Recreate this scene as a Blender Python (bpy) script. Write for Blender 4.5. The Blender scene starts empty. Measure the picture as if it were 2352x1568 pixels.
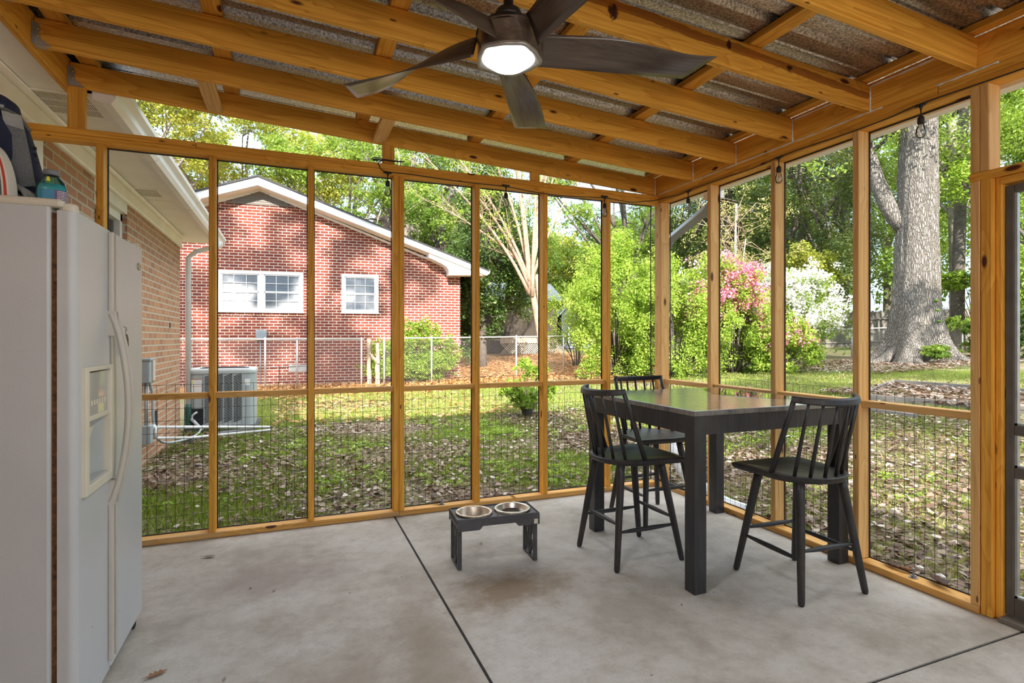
import bpy, bmesh, math, random
import numpy as np
from mathutils import Vector, Matrix
PI = math.pi
SC = bpy.context.scene
COL = SC.collection
# ------------------------------------------------------------------ camera
cam_d = bpy.data.cameras.new('camera'); cam = bpy.data.objects.new('camera', cam_d); COL.objects.link(cam)
cam.location = (0, 0, 1.28)
cam.rotation_euler = (PI / 2, 0, -math.radians(21.8))
cam_d.sensor_width = 36; cam_d.lens = 1270 / 2352 * 36
cam_d.shift_y = -7 / 2352
cam_d.clip_start = 0.05; cam_d.clip_end = 300
SC.camera = cam
# ------------------------------------------------------------------ light
SUN_DIR = Vector((.38, 1.77, -1.0)).normalized()
sd = bpy.data.lights.new('sun', 'SUN'); sd.energy = 6.6; sd.angle = math.radians(.6); sd.color = (1, .93, .82)
sun = bpy.data.objects.new('sun', sd); COL.objects.link(sun)
sun.rotation_euler = SUN_DIR.to_track_quat('-Z', 'Y').to_euler()
W = bpy.data.worlds.new('sky'); SC.world = W; W.use_nodes = True
wn = W.node_tree.nodes; wl = W.node_tree.links
for n in list(wn): wn.remove(n)
wo = wn.new('ShaderNodeOutputWorld'); bg = wn.new('ShaderNodeBackground')
tc = wn.new('ShaderNodeTexCoord'); sp = wn.new('ShaderNodeSeparateXYZ'); rp = wn.new('ShaderNodeValToRGB')
wl.new(tc.outputs['Generated'], sp.inputs[0]); wl.new(sp.outputs[2], rp.inputs[0])
e = rp.color_ramp.elements
e[0].position = 0.0; e[0].color = (.27, .33, .39, 1); e[1].position = .85; e[1].color = (1, 1, .98, 1)
for ps, cl in ((.22, (.26, .37, .52)), (.50, (.30, .42, .58)), (.66, (.9, .92, .95))):   # blue band low down, zenith made bright white to add neutral light
    x = e.new(ps); x.color = (*cl, 1)
wl.new(rp.outputs[0], bg.inputs[0]); bg.inputs[1].default_value = 2.2; wl.new(bg.outputs[0], wo.inputs[0])
SC.view_settings.view_transform = 'Standard'; SC.view_settings.look = 'None'
SC.view_settings.gamma = 1; SC.view_settings.use_curve_mapping = False
SC.view_settings.exposure = 0.90
try:
    SC.cycles.max_bounces = 10; SC.cycles.diffuse_bounces = 6; SC.cycles.glossy_bounces = 3
    SC.cycles.transparent_max_bounces = 8; SC.cycles.transmission_bounces = 4
    SC.cycles.sample_clamp_indirect = 8; SC.cycles.use_denoising = True
    SC.cycles.caustics_reflective = False; SC.cycles.caustics_refractive = False
except Exception: pass

FILL_LAMPS = ((-.25, -2.04, 2.02), (2.0, -2.04, 2.02)); LAMP_W = 20  # unseen lamps added to lift the interior brightness
# ------------------------------------------------------------------ helpers
class MB:
    def __init__(s): s.v = []; s.f = []; s.sm = []
    def add(s, vs, fs, smooth=False):
        o = len(s.v); s.v += [tuple(p) for p in vs]
        for f in fs: s.f.append([i + o for i in f]); s.sm.append(smooth)
    def box(s, lo, hi, M=None):
        x0, y0, z0 = lo; x1, y1, z1 = hi
        vs = [Vector(p) for p in ((x0,y0,z0),(x1,y0,z0),(x1,y1,z0),(x0,y1,z0),(x0,y0,z1),(x1,y0,z1),(x1,y1,z1),(x0,y1,z1))]
        if M: vs = [M @ p for p in vs]
        s.add(vs, [(0,3,2,1),(4,5,6,7),(0,1,5,4),(1,2,6,5),(2,3,7,6),(3,0,4,7)])
    def bbox(s, lo, hi, b=.004, M=None):            # box with small chamfers all round
        x0, y0, z0 = lo; x1, y1, z1 = hi
        bm = bmesh.new(); bmesh.ops.create_cube(bm, size=1)
        for v in bm.verts:
            v.co = Vector((x0 if v.co.x < 0 else x1, y0 if v.co.y < 0 else y1, z0 if v.co.z < 0 else z1))
        bmesh.ops.bevel(bm, geom=list(bm.edges), offset=b, segments=2, affect='EDGES', profile=.5)
        bm.verts.index_update()
        s.add([(M @ v.co) if M else v.co.copy() for v in bm.verts], [[v.index for v in f.verts] for f in bm.faces]); bm.free()
    def tube(s, pts, rad, n=8, cap=True, smooth=True):
        pts = [Vector(p) for p in pts]
        if not hasattr(rad, '__len__'): rad = [rad] * len(pts)
        t0 = (pts[1] - pts[0]).normalized()
        ref = Vector((0, 0, 1)) if abs(t0.z) < .9 else Vector((1, 0, 0))
        u = t0.cross(ref).normalized(); vs = []
        for i, p in enumerate(pts):
            a = pts[max(0, i - 1)]; b = pts[min(len(pts) - 1, i + 1)]
            t = (b - a).normalized()
            u = (u - t * u.dot(t))
            if u.length < 1e-6: u = t.orthogonal()
            u.normalize(); w = t.cross(u)
            for k in range(n):
                an = 2 * PI * k / n
                vs.append(p + (u * math.cos(an) + w * math.sin(an)) * rad[i])
        fs = []
        for i in range(len(pts) - 1):
            for k in range(n):
                k2 = (k + 1) % n
                fs.append((i*n+k, i*n+k2, (i+1)*n+k2, (i+1)*n+k))
        if cap: fs.append(tuple(range(n))[::-1]); fs.append(tuple((len(pts)-1)*n + k for k in range(n)))
        s.add(vs, fs, smooth)
    def lathe(s, prof, n=24, c=(0,0,0), smooth=True, M=None):
        vs = []; fs = []; m = len(prof)
        for k in range(n):
            a = 2 * PI * k / n
            for r, z in prof: 
                p = Vector((c[0] + r * math.cos(a), c[1] + r * math.sin(a), c[2] + z))
                vs.append(M @ p if M else p)
        for k in range(n):
            k2 = (k + 1) % n
            for i in range(m - 1): fs.append((k*m+i, k2*m+i, k2*m+i+1, k*m+i+1))
        s.add(vs, fs, smooth)
    def prism(s, poly, d0, d1, ax=2, M=None, smooth=False):   # polygon in the two other axes extruded along ax
        n = len(poly); vs = []
        for d in (d0, d1):
            for a, b in poly:
                p = (a, b, d) if ax == 2 else ((a, d, b) if ax == 1 else (d, a, b))
                vs.append(M @ Vector(p) if M else Vector(p))
        fs = [tuple(range(n)), tuple(range(2*n-1, n-1, -1))] + [(i, i+n, (i+1) % n + n, (i+1) % n) for i in range(n)]
        s.add(vs, fs, smooth)
    def grid(s, P, smooth=True, closed_u=False):    # P[i][j] points
        a = len(P); b = len(P[0]); vs = [q for r in P for q in r]; fs = []
        for i in range(a - 1 + (1 if closed_u else 0)):
            for j in range(b - 1): fs.append((i*b+j, ((i+1) % a)*b+j, ((i+1) % a)*b+j+1, i*b+j+1))
        s.add(vs, fs, smooth)
    def build(s, name, mat, parent=None, M=None):
        me = bpy.data.meshes.new(name); me.from_pydata(s.v, [], s.f)
        me.polygons.foreach_set('use_smooth', s.sm); me.materials.append(mat)
        bm = bmesh.new(); bm.from_mesh(me); bmesh.ops.recalc_face_normals(bm, faces=bm.faces); bm.to_mesh(me); bm.free()
        o = bpy.data.objects.new(name, me); COL.objects.link(o)
        if parent: o.parent = parent
        if M: o.matrix_world = M
        return o
def tag(o, label=None, cat=None, group=None, kind=None):
    if label: o['label'] = label
    if cat: o['category'] = cat
    if group: o['group'] = group
    if kind: o['kind'] = kind
    return o
def empty(name, loc=(0,0,0), rz=0, label=None, cat=None, group=None, kind=None):
    o = bpy.data.objects.new(name, None); COL.objects.link(o); o.location = loc; o.rotation_euler = (0, 0, rz)
    o.empty_display_size = .1
    return tag(o, label, cat, group, kind)
def copy_tree(o, parent=None):
    c = o.copy(); COL.objects.link(c); c.parent = parent
    for ch in [q for q in bpy.data.objects if q.parent == o]: copy_tree(ch, c)
    return c
def fastmesh(name, V, Fq, mat, parent=None, tint=None, nper=4, smooth=False, loc=None):
    me = bpy.data.meshes.new(name); nv = len(V); nf = len(Fq)
    me.vertices.add(nv); me.vertices.foreach_set('co', np.asarray(V, np.float32).ravel())
    me.loops.add(nf * nper); me.loops.foreach_set('vertex_index', np.asarray(Fq, np.int32).ravel())
    me.polygons.add(nf); me.polygons.foreach_set('loop_start', np.arange(0, nf * nper, nper, dtype=np.int32))
    me.polygons.foreach_set('loop_total', np.full(nf, nper, np.int32))
    if smooth: me.polygons.foreach_set('use_smooth', np.ones(nf, bool))
    me.update(calc_edges=True)
    if tint is not None:
        at = me.attributes.new('tint', 'FLOAT', 'FACE'); at.data.foreach_set('value', np.asarray(tint, np.float32))
    me.materials.append(mat)
    o = bpy.data.objects.new(name, me); COL.objects.link(o)
    if parent: o.parent = parent
    if loc is not None: o.location = loc
    return o

# ------------------------------------------------------------------ materials
def newmat(name):
    m = bpy.data.materials.new(name); m.use_nodes = True; nt = m.node_tree
    for n in list(nt.nodes): nt.nodes.remove(n)
    out = nt.nodes.new('ShaderNodeOutputMaterial')
    return m, nt, out
class NT:
    def __init__(s, nt): s.nt = nt; s.L = nt.links
    def n(s, t, **k):
        x = s.nt.nodes.new(t)
        for a, b in k.items(): setattr(x, a, b)
        return x
    def l(s, a, b): s.L.new(a, b)
    def math(s, op, a, b=None, c=None):
        x = s.n('ShaderNodeMath', operation=op)
        for i, q in enumerate((a, b, c)):
            if q is None: continue
            if hasattr(q, 'links'): s.l(q, x.inputs[i])
            else: x.inputs[i].default_value = q
        return x.outputs[0]
    def vmul(s, a, v):
        x = s.n('ShaderNodeVectorMath', operation='MULTIPLY'); s.l(a, x.inputs[0]); x.inputs[1].default_value = v; return x.outputs[0]
    def vadd(s, a, b):
        x = s.n('ShaderNodeVectorMath', operation='ADD'); s.l(a, x.inputs[0])
        if hasattr(b, 'links'): s.l(b, x.inputs[1])
        else: x.inputs[1].default_value = b
        return x.outputs[0]
    def noise(s, vec, scale, detail=3, rough=.55, dist=0):
        x = s.n('ShaderNodeTexNoise'); x.inputs['Scale'].default_value = scale; x.inputs['Detail'].default_value = detail
        x.inputs['Roughness'].default_value = rough; x.inputs['Distortion'].default_value = dist
        if vec is not None: s.l(vec, x.inputs['Vector'])
        return x.outputs['Fac']
    def ramp(s, fac, stops):
        x = s.n('ShaderNodeValToRGB'); s.l(fac, x.inputs[0]); el = x.color_ramp.elements
        while len(el) < len(stops): el.new(.5)
        for i, (p, c) in enumerate(stops):
            el[i].position = p; el[i].color = (*c, 1) if len(c) == 3 else c
        return x.outputs[0]
    def mix(s, fac, a, b, mode='MIX'):
        x = s.n('ShaderNodeMixRGB', blend_type=mode)
        for i, q in enumerate((fac, a, b)):
            if hasattr(q, 'links'): s.l(q, x.inputs[i])
            elif i == 0: x.inputs[0].default_value = q
            else: x.inputs[i].default_value = (*q, 1)
        return x.outputs[0]
    def bump(s, h, strength=.3, dist=.01):
        x = s.n('ShaderNodeBump'); x.inputs['Strength'].default_value = strength; x.inputs['Distance'].default_value = dist
        s.l(h, x.inputs['Height']); return x.outputs[0]
    def obj(s): return s.n('ShaderNodeTexCoord').outputs['Object']
    def bsdf(s, out, col, rough=.6, metal=0, normal=None, spec=.5, coat=0):
        b = s.n('ShaderNodeBsdfPrincipled')
        for k, q in (('Base Color', col), ('Roughness', rough), ('Metallic', metal)):
            if hasattr(q, 'links'): s.l(q, b.inputs[k])
            else: b.inputs[k].default_value = (*q, 1) if k == 'Base Color' else q
        b.inputs['Specular IOR Level'].default_value = spec
        if coat: b.inputs['Coat Weight'].default_value = coat; b.inputs['Coat Roughness'].default_value = .14; b.inputs['Coat IOR'].default_value = 1.9
        if normal is not None: s.l(normal, b.inputs['Normal'])
        s.l(b.outputs[0], out.inputs[0]); return b

def plain(name, col, rough=.5, metal=0, var=.08, scale=6, bump=0, bscale=60, spec=.5):
    m, nt, out = newmat(name); g = NT(nt); o = g.obj()
    f = g.noise(o, scale, 4)
    c = g.ramp(f, [(.3, tuple(x * (1 - var) for x in col)), (.7, tuple(min(1, x * (1 + var)) for x in col))])
    nm = g.bump(g.noise(o, bscale, 2), bump, .003) if bump else None
    g.bsdf(out, c, rough, metal, nm, spec); return m

def wood(name, light, dark, knot, wear=None, rings=12, streak=False):
    m, nt, out = newmat(name); g = NT(nt); o = g.obj()
    oi = g.n('ShaderNodeObjectInfo'); cx = g.n('ShaderNodeCombineXYZ')
    for i in range(3):
        g.l(g.math('MULTIPLY', oi.outputs['Random'], (37.1, 91.7, 53.3)[i]), cx.inputs[i])
    p = g.vadd(o, cx.outputs[0])
    kv = g.vmul(p, (3.2, 9, 9))
    vo = g.n('ShaderNodeTexVoronoi'); g.l(kv, vo.inputs['Vector']); vo.inputs['Scale'].default_value = 1; vo.inputs['Randomness'].default_value = 1
    sc = g.n('ShaderNodeSeparateColor'); g.l(vo.outputs['Color'], sc.inputs[0])
    gate = g.math('GREATER_THAN', sc.outputs[0], .42)
    near = g.math('MULTIPLY', gate, g.math('SMOOTH_MIN', g.math('MAXIMUM', g.math('SUBTRACT', .5, vo.outputs['Distance']), 0), .5, .05))
    n1 = g.noise(g.vmul(p, (.55, 5.5, 5.5)), 1, 2, .5)
    fl = g.math('ADD', g.math('MULTIPLY', n1, float(rings)), g.math('MULTIPLY', near, 3.4))
    ring = g.math('FRACT', fl)
    ringc = g.ramp(ring, [(0, (0, 0, 0)), (.72, (.55, .55, .55)), (.92, (1, 1, 1)), (1, (0, 0, 0))])
    fine = g.ramp(g.noise(g.vmul(p, (1.6, 105, 105)), 1, 3, .65), [(.38, (0, 0, 0)), (.66, (1, 1, 1))])
    mixf = g.math('ADD', g.math('MULTIPLY', ringc, .46), g.math('MULTIPLY', fine, .5))
    c = g.ramp(mixf, [(.1, light), (.85, dark)])
    big = g.noise(g.vmul(p, (.5, 2, 2)), 1, 2)
    c = g.mix(g.math('MULTIPLY', big, .35), c, tuple(x * 1.12 for x in light))
    hv = g.n('ShaderNodeHueSaturation'); g.l(c, hv.inputs['Color']); g.l(g.math('ADD', g.math('MULTIPLY', oi.outputs['Random'], .22), .89), hv.inputs['Value'])
    c = hv.outputs[0]
    km = g.ramp(vo.outputs['Distance'], [(.085, (1, 1, 1)), (.135, (0, 0, 0))])
    km = g.math('MULTIPLY', km, gate)
    c = g.mix(km, c, knot)
    v2 = g.n('ShaderNodeTexVoronoi'); g.l(g.vmul(p, (5.5, 17, 17)), v2.inputs['Vector']); v2.inputs['Scale'].default_value = 1
    s2 = g.n('ShaderNodeSeparateColor'); g.l(v2.outputs['Color'], s2.inputs[0])
    k2 = g.math('MULTIPLY', g.ramp(v2.outputs['Distance'], [(.075, (1, 1, 1)), (.11, (0, 0, 0))]), g.math('GREATER_THAN', s2.outputs[1], .6))
    c = g.mix(g.math('MULTIPLY', k2, .85), c, knot)
    if wear:
        wf = g.ramp(g.noise(g.vmul(p, (1.2, 5, 5)), 1, 4, .65), [(.55, (0, 0, 0)), (.75, (1, 1, 1))])
        c = g.mix(g.math('MULTIPLY', wf, .6), c, wear)
    if streak:   # long resin stain with burnt-looking knots, as on the heavy rafter
        s = g.n('ShaderNodeSeparateXYZ'); g.l(o, s.inputs[0])
        wob = g.math('SUBTRACT', g.noise(g.vmul(o, (2.6, 6, 6)), 1, 4, .6), .5)
        path = g.math('ADD', g.math('MULTIPLY', s.outputs[0], -.022), g.math('ADD', .052, g.math('MULTIPLY', wob, .05)))
        dd = g.math('ABSOLUTE', g.math('SUBTRACT', s.outputs[2], path))
        wd = g.math('ADD', .010, g.math('MULTIPLY', g.noise(g.vmul(o, (5, 9, 9)), 1, 4, .6), .022))
        mk = g.math('MULTIPLY', g.math('LESS_THAN', dd, wd), g.math('GREATER_THAN', s.outputs[0], .05))
        c = g.mix(g.math('MULTIPLY', mk, .75), c, (.26, .062, .008))
        for (kx, kz, rx, rz_) in ((.45, .012, .035, .045), (1.10, .035, .020, .030), (1.50, .018, .024, .018)):
            q = g.vmul(g.vadd(o, (-kx, 0, -kz)), (1/rx, 0, 1/rz_)); ln = g.n('ShaderNodeVectorMath', operation='LENGTH'); g.l(q, ln.inputs[0])
            d2_ = g.math('ADD', ln.outputs['Value'], g.math('MULTIPLY', g.math('SUBTRACT', g.noise(o, 60, 4, .7), .5), 1.6))
            c = g.mix(g.ramp(d2_, [(.55, (1, 1, 1)), (.9, (0, 0, 0))]), c, (.05, .010, .003))
    nm = g.bump(mixf, .12, .002)
    g.bsdf(out, c, .62, 0, nm, .3); return m
M = {}
M['pine'] = wood('pine', (.86, .45, .07), (.55, .215, .020), (.09, .022, .006))
M['pine_streak'] = wood('pine_streak', (.86, .45, .07), (.55, .215, .020), (.09, .022, .006), streak=True)
M['pine_sill'] = wood('pine_sill', (.78, .45, .14), (.48, .22, .04), (.08, .03, .01), wear=(.45, .38, .30))
M['pine_pale'] = wood('pine_pale', (.80, .50, .20), (.54, .28, .075), (.13, .05, .015))
M['grey_wood'] = wood('grey_wood', (.22, .20, .18), (.13, .12, .105), (.1, .08, .07))
def blackwood(name, base=(.020, .020, .022), worn=(.13, .105, .08), rough=.42, f=.25, coat=0):
    m, nt, out = newmat(name); g = NT(nt); o = g.obj()
    gr = g.noise(g.vmul(o, (5, 90, 5)), 1, 3, .6); gx = g.noise(g.vmul(o, (60, 60, 4)), 1, 3, .6)
    w = g.ramp(g.noise(o, 7, 5, .7), [(.5, (0, 0, 0)), (.72, (1, 1, 1))])
    c = g.ramp(gx, [(.3, base), (.75, tuple(x * 1.9 for x in base))])
    c = g.mix(g.math('MULTIPLY', w, f), c, worn)
    g.bsdf(out, c, g.math('ADD', g.math('MULTIPLY', gr, .2), rough - .1), 0, g.bump(gx, .25, .002), coat=coat); return m
M['black'] = blackwood('stool_black')
M['table_black'] = blackwood('table_black', (.024, .025, .029), (.14, .12, .1), .33, .12)
M['tabletop'] = blackwood('tabletop', (.085, .085, .09), (.17, .16, .15), .28, .3, 1.0)
M['white'] = plain('white_paint', (.80, .78, .74), .45, var=.04)
M['soffit'] = plain('soffit_paint', (.90, .87, .82), .6, var=.05, scale=3)
M['trim_white'] = plain('trim_white', (.86, .86, .86), .4, var=.03)
M['fridge'] = None
M['gasket'] = plain('rusty_gasket', (.16, .075, .03), .9, var=.6, scale=60)
M['ivory'] = plain('ivory_plastic', (.74, .69, .58), .4, var=.05)
M['handle'] = plain('handle_plastic', (.58, .54, .48), .35, var=.05)
M['steel'] = plain('brushed_steel', (.80, .74, .66), .3, .85, var=.15, scale=20)
M['rust_steel'] = plain('dirty_steel', (.66, .57, .46), .4, .8, var=.35, scale=30)
M['galv'] = plain('galvanised', (.50, .52, .53), .4, .7, var=.12, scale=20)
M['dark_plastic'] = plain('dark_plastic', (.075, .075, .085), .45, var=.2, scale=15, bump=.2)
M['rubber'] = plain('black_rubber', (.02, .02, .022), .6)
M['wire'] = plain('black_wire', (.025, .027, .03), .5, .2)
M['screen_edge'] = plain('screen_spline', (.03, .03, .035), .7)
M['fan_body'] = None
M['ring'] = plain('fan_ring', (.42, .40, .38), .35, .5)
M['grey_metal'] = plain('ac_grey', (.40, .45, .46), .45, .1, var=.06)
M['pipe_grey'] = plain('pipe_grey', (.42, .47, .50), .45)
M['box_grey'] = plain('box_grey', (.30, .35, .38), .5)
M['dark'] = plain('dark_void', (.012, .012, .014), .8)
M['pvc'] = plain('white_pvc', (.82, .83, .84), .35)
M['duct'] = plain('grey_duct', (.62, .66, .70), .55, var=.1)
M['green_pipe'] = plain('green_drain', (.03, .10, .07), .5)
M['navy'] = plain('navy_fabric', (.018, .024, .06), .9, var=.25, scale=12, bump=.5, bscale=250)
M['mesh_grey'] = plain('grey_mesh_fabric', (.17, .18, .19), .9, var=.5, scale=420, bump=.8, bscale=300)
M['grey_fabric'] = plain('grey_fabric', (.36, .37, .37), .85, var=.15, scale=40)
M['red'] = plain('red_stripe', (.50, .06, .03), .5)
M['darkgrey_fab'] = plain('dark_grey_fabric', (.12, .12, .12), .8)
M['cream'] = plain('cream_fabric', (.80, .77, .70), .6)
M['purple'] = plain('purple_label', (.10, .035, .16), .4)
M['blue_label'] = plain('blue_label', (.02, .20, .36), .4)
M['cap_grey'] = plain('grey_cap', (.22, .23, .26), .5)
M['yellow'] = plain('yellow_print', (.75, .65, .03), .5)
M['caulk'] = plain('white_caulk', (.80, .78, .75), .7)
M['shingle'] = plain('dark_shingle', (.05, .05, .055), .9, var=.4, scale=20)
M['bark'] = None
M['pale_bark'] = plain('pale_bark', (.42, .29, .21), .85, var=.3, scale=7, bump=.4, bscale=18)
M['grey_bark'] = plain('grey_bark', (.26, .23, .20), .9, var=.35, scale=6, bump=.8, bscale=14)
M['dark_bark'] = plain('dark_bark', (.12, .10, .085), .9, var=.35, scale=6, bump=.8, bscale=14)
M['chain'] = plain('chain_link', (.60, .62, .62), .45, .5)
M['chain_wire'] = plain('chain_wire', (.42, .43, .42), .5, .4)
M['rot'] = plain('rotten_wood', (.36, .30, .24), .95, var=.3, scale=12, bump=.8, bscale=20)
M['house_dark'] = plain('brown_siding', (.05, .038, .028), .8)
M['blue_grey'] = plain('blue_grey_paint', (.13, .18, .26), .6)
M['lattice'] = plain('tan_lattice', (.55, .48, .38), .7)
M['stone'] = plain('white_stone', (.62, .62, .60), .8, var=.2, scale=12)
M['paper'] = plain('paper_label', (.78, .78, .76), .6)
M['orange'] = plain('orange_print', (.7, .25, .04), .6)
M['bolt'] = plain('bolt_steel', (.30, .32, .35), .45, .8)
M['kibble'] = plain('dog_kibble', (.42, .22, .06), .8)
M['curtain'] = plain('white_curtain', (.80, .80, .80), .8, var=.05)
M['blind'] = plain('white_blind', (.66, .67, .68), .6)
M['rearwall'] = plain('rear_wall_paint', (.78, .76, .72), .7)

def mk_fridge():
    m, nt, out = newmat('white_enamel'); g = NT(nt); o = g.obj()
    c = g.ramp(g.noise(o, 2.2, 3), [(.3, (.54, .56, .59)), (.7, (.61, .62, .64))])
    sp = g.n('ShaderNodeTexVoronoi'); g.l(o, sp.inputs['Vector']); sp.inputs['Scale'].default_value = 16
    s2 = g.n('ShaderNodeSeparateColor'); g.l(sp.outputs['Color'], s2.inputs[0])
    spot = g.math('MULTIPLY', g.math('LESS_THAN', g.math('ADD', sp.outputs['Distance'], g.math('MULTIPLY', g.noise(o, 140, 2), .06)), .085), g.math('GREATER_THAN', s2.outputs[1], .62))
    c = g.mix(spot, c, (.30, .13, .04))
    smudge = g.ramp(g.noise(g.vmul(o, (3, 3, .8)), 2, 5, .7), [(.62, (0, 0, 0)), (.8, (1, 1, 1))])
    c = g.mix(g.math('MULTIPLY', smudge, .25), c, (.55, .54, .53))
    g.bsdf(out, c, .34, 0, g.bump(g.noise(o, 260, 2), .25, .0012)); return m
M['fridge'] = mk_fridge()
def mk_concrete():
    m, nt, out = newmat('concrete'); g = NT(nt); o = g.obj()
    a = g.noise(o, 1.6, 8, .68); b = g.noise(o, 9, 6, .75); f = g.noise(o, 180, 2)
    c = g.ramp(a, [(.38, (.38, .35, .305)), (.5, (.50, .47, .425)), (.62, (.56, .54, .505))])
    c = g.mix(g.math('MULTIPLY', g.ramp(b, [(.46, (0, 0, 0)), (.66, (1, 1, 1))]), .42), c, (.30, .255, .20))
    c = g.mix(g.math('MULTIPLY', g.ramp(g.noise(o, 70, 4, .8), [(.5, (0, 0, 0)), (.7, (1, 1, 1))]), .3), c, (.27, .24, .21))
    # worn stains in front of the feeder and along the joint
    for (x, y, rx, ry, col, k) in ((1.02, 2.62, .42, .24, (.24, .17, .105), .8), (-.1, 3.2, .55, .3, (.30, .24, .22), .6), (.55, 2.2, .16, .9, (.29, .23, .17), .55), (.1, 2.1, .5, .35, (.30, .25, .19), .5)):
        q = g.vadd(o, (-x, -y, 0)); q = g.vmul(q, (1 / rx, 1 / ry, 0))
        wv = g.n('ShaderNodeVectorMath', operation='LENGTH'); g.l(q, wv.inputs[0])
        dd = g.math('ADD', wv.outputs['Value'], g.math('MULTIPLY', g.math('SUBTRACT', g.noise(o, 7, 5, .7), .5), 1.6))
        mk = g.ramp(dd, [(.3, (1, 1, 1)), (1.15, (0, 0, 0))])
        c = g.mix(g.math('MULTIPLY', mk, k), c, col)
    sp = g.n('ShaderNodeTexVoronoi'); g.l(g.vmul(o, (1, 1, 0)), sp.inputs['Vector']); sp.inputs['Scale'].default_value = 9
    s2 = g.n('ShaderNodeSeparateColor'); g.l(sp.outputs['Color'], s2.inputs[0])
    spot = g.math('MULTIPLY', g.math('LESS_THAN', g.math('ADD', sp.outputs['Distance'], g.math('MULTIPLY', g.noise(o, 60, 2), .08)), .085), g.math('GREATER_THAN', s2.outputs[1], .72))
    c = g.mix(g.math('MULTIPLY', spot, .75), c, (.16, .13, .11))
    g.bsdf(out, c, .8, 0, g.bump(g.math('ADD', g.math('MULTIPLY', b, .6), g.math('MULTIPLY', f, .4)), .25, .004), .3); return m
M['concrete'] = mk_concrete()
def mk_brick(name, c1, c2, mort, bw, rh, ms, dark=(.1, .04, .03), swz='XZ'):
    m, nt, out = newmat(name); g = NT(nt); o = g.obj()
    s = g.n('ShaderNodeSeparateXYZ'); g.l(o, s.inputs[0]); cb = g.n('ShaderNodeCombineXYZ')
    g.l(g.math('ADD', s.outputs[0], s.outputs[1]), cb.inputs[0]); g.l(s.outputs[2], cb.inputs[1])
    b = g.n('ShaderNodeTexBrick'); g.l(cb.outputs[0], b.inputs['Vector'])
    b.inputs['Scale'].default_value = 1; b.inputs['Brick Width'].default_value = bw; b.inputs['Row Height'].default_value = rh
    b.inputs['Mortar Size'].default_value = ms; b.inputs['Mortar Smooth'].default_value = .15; b.inputs['Bias'].default_value = -.15
    b.inputs['Color1'].default_value = (*c1, 1); b.inputs['Color2'].default_value = (*c2, 1); b.inputs['Mortar'].default_value = (*mort, 1)
    n1 = g.noise(o, 14, 4, .7)
    c = g.mix(g.ramp(n1, [(.35, (0, 0, 0)), (.8, (.55, .55, .55))]), b.outputs['Color'], dark, 'MIX')
    c = g.mix(b.outputs['Fac'], c, mort)
    inv = g.math('SUBTRACT', 1.0, b.outputs['Fac'])
    g.bsdf(out, c, .85, 0, g.bump(g.math('ADD', inv, g.math('MULTIPLY', n1, .3)), .6, .008), .3); return m
M['brick_own'] = mk_brick('brick_tan', (.52, .25, .13), (.34, .15, .085), (.50, .44, .34), .225, .075, .009, (.36, .25, .17))
M['brick_red'] = mk_brick('brick_red', (.27, .062, .034), (.14, .032, .026), (.62, .53, .45), .24, .0865, .0105, (.24, .06, .045))
def mk_roof():
    m, nt, out = newmat('galvanised_sheet'); g = NT(nt); o = g.obj()
    sp = g.noise(o, 95, 3, .6); big = g.noise(g.vmul(o, (1, 5, 1)), 1.4, 3)
    c = g.ramp(sp, [(.36, (.22, .205, .19)), (.52, (.56, .55, .54)), (.66, (.84, .85, .86))])
    c = g.mix(g.math('MULTIPLY', big, .35), c, (.34, .28, .24))
    g.bsdf(out, c, .33, .85, g.bump(sp, .35, .003)); return m
M['roofmetal'] = mk_roof()
def mk_fan():
    m, nt, out = newmat('dark_walnut_fan'); g = NT(nt); o = g.obj()
    a = g.noise(g.vmul(o, (3, 70, 70)), 1, 3, .6)
    c = g.ramp(a, [(.3, (.055, .038, .028)), (.7, (.14, .10, .075))])
    g.bsdf(out, c, .28, 0, g.bump(a, .1, .001), .8); return m
M['fan_body'] = mk_fan()
def mk_bark(name, a, b2, sx=7, sz=1.2):
    m, nt, out = newmat(name); g = NT(nt); o = g.obj()
    v = g.n('ShaderNodeTexVoronoi'); v.feature = 'DISTANCE_TO_EDGE'
    nz_ = g.n('ShaderNodeTexNoise'); g.l(o, nz_.inputs['Vector']); nz_.inputs['Scale'].default_value = 3; nz_.inputs['Detail'].default_value = 4
    q = g.vadd(g.vmul(o, (sx, sx, sz)), g.vmul(nz_.outputs['Color'], (1.6, 1.6, 1.2)))
    g.l(q, v.inputs['Vector']); v.inputs['Scale'].default_value = 1.6
    h = g.ramp(v.outputs['Distance'], [(0, (0, 0, 0)), (.22, (1, 1, 1))]); n = g.noise(o, 9, 5, .7)
    c = g.mix(h, b2, g.ramp(n, [(.3, tuple(x * .8 for x in a)), (.7, a)]))
    g.bsdf(out, c, .9, 0, g.bump(g.math('ADD', h, n), .9, .05), .2); return m
M['bark'] = mk_bark('oak_bark', (.34, .31, .28), (.17, .15, .13), 14, 2.2)
def mk_leaf(name, stops, trans=.4, gloss=.35, tr_col=None):
    m, nt, out = newmat(name); g = NT(nt)
    at = g.n('ShaderNodeAttribute'); at.attribute_name = 'tint'
    c = g.ramp(at.outputs['Fac'], stops)
    b = g.n('ShaderNodeBsdfPrincipled'); g.l(c, b.inputs['Base Color']); b.inputs['Roughness'].default_value = .5
    b.inputs['Specular IOR Level'].default_value = gloss
    t = g.n('ShaderNodeBsdfTranslucent'); c2 = g.mix(.55, c, tr_col or (.45, .55, .05)); g.l(c2, t.inputs[0])
    mx = g.n('ShaderNodeMixShader'); mx.inputs[0].default_value = trans
    g.l(b.outputs[0], mx.inputs[1]); g.l(t.outputs[0], mx.inputs[2]); g.l(mx.outputs[0], out.inputs[0]); return m
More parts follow.
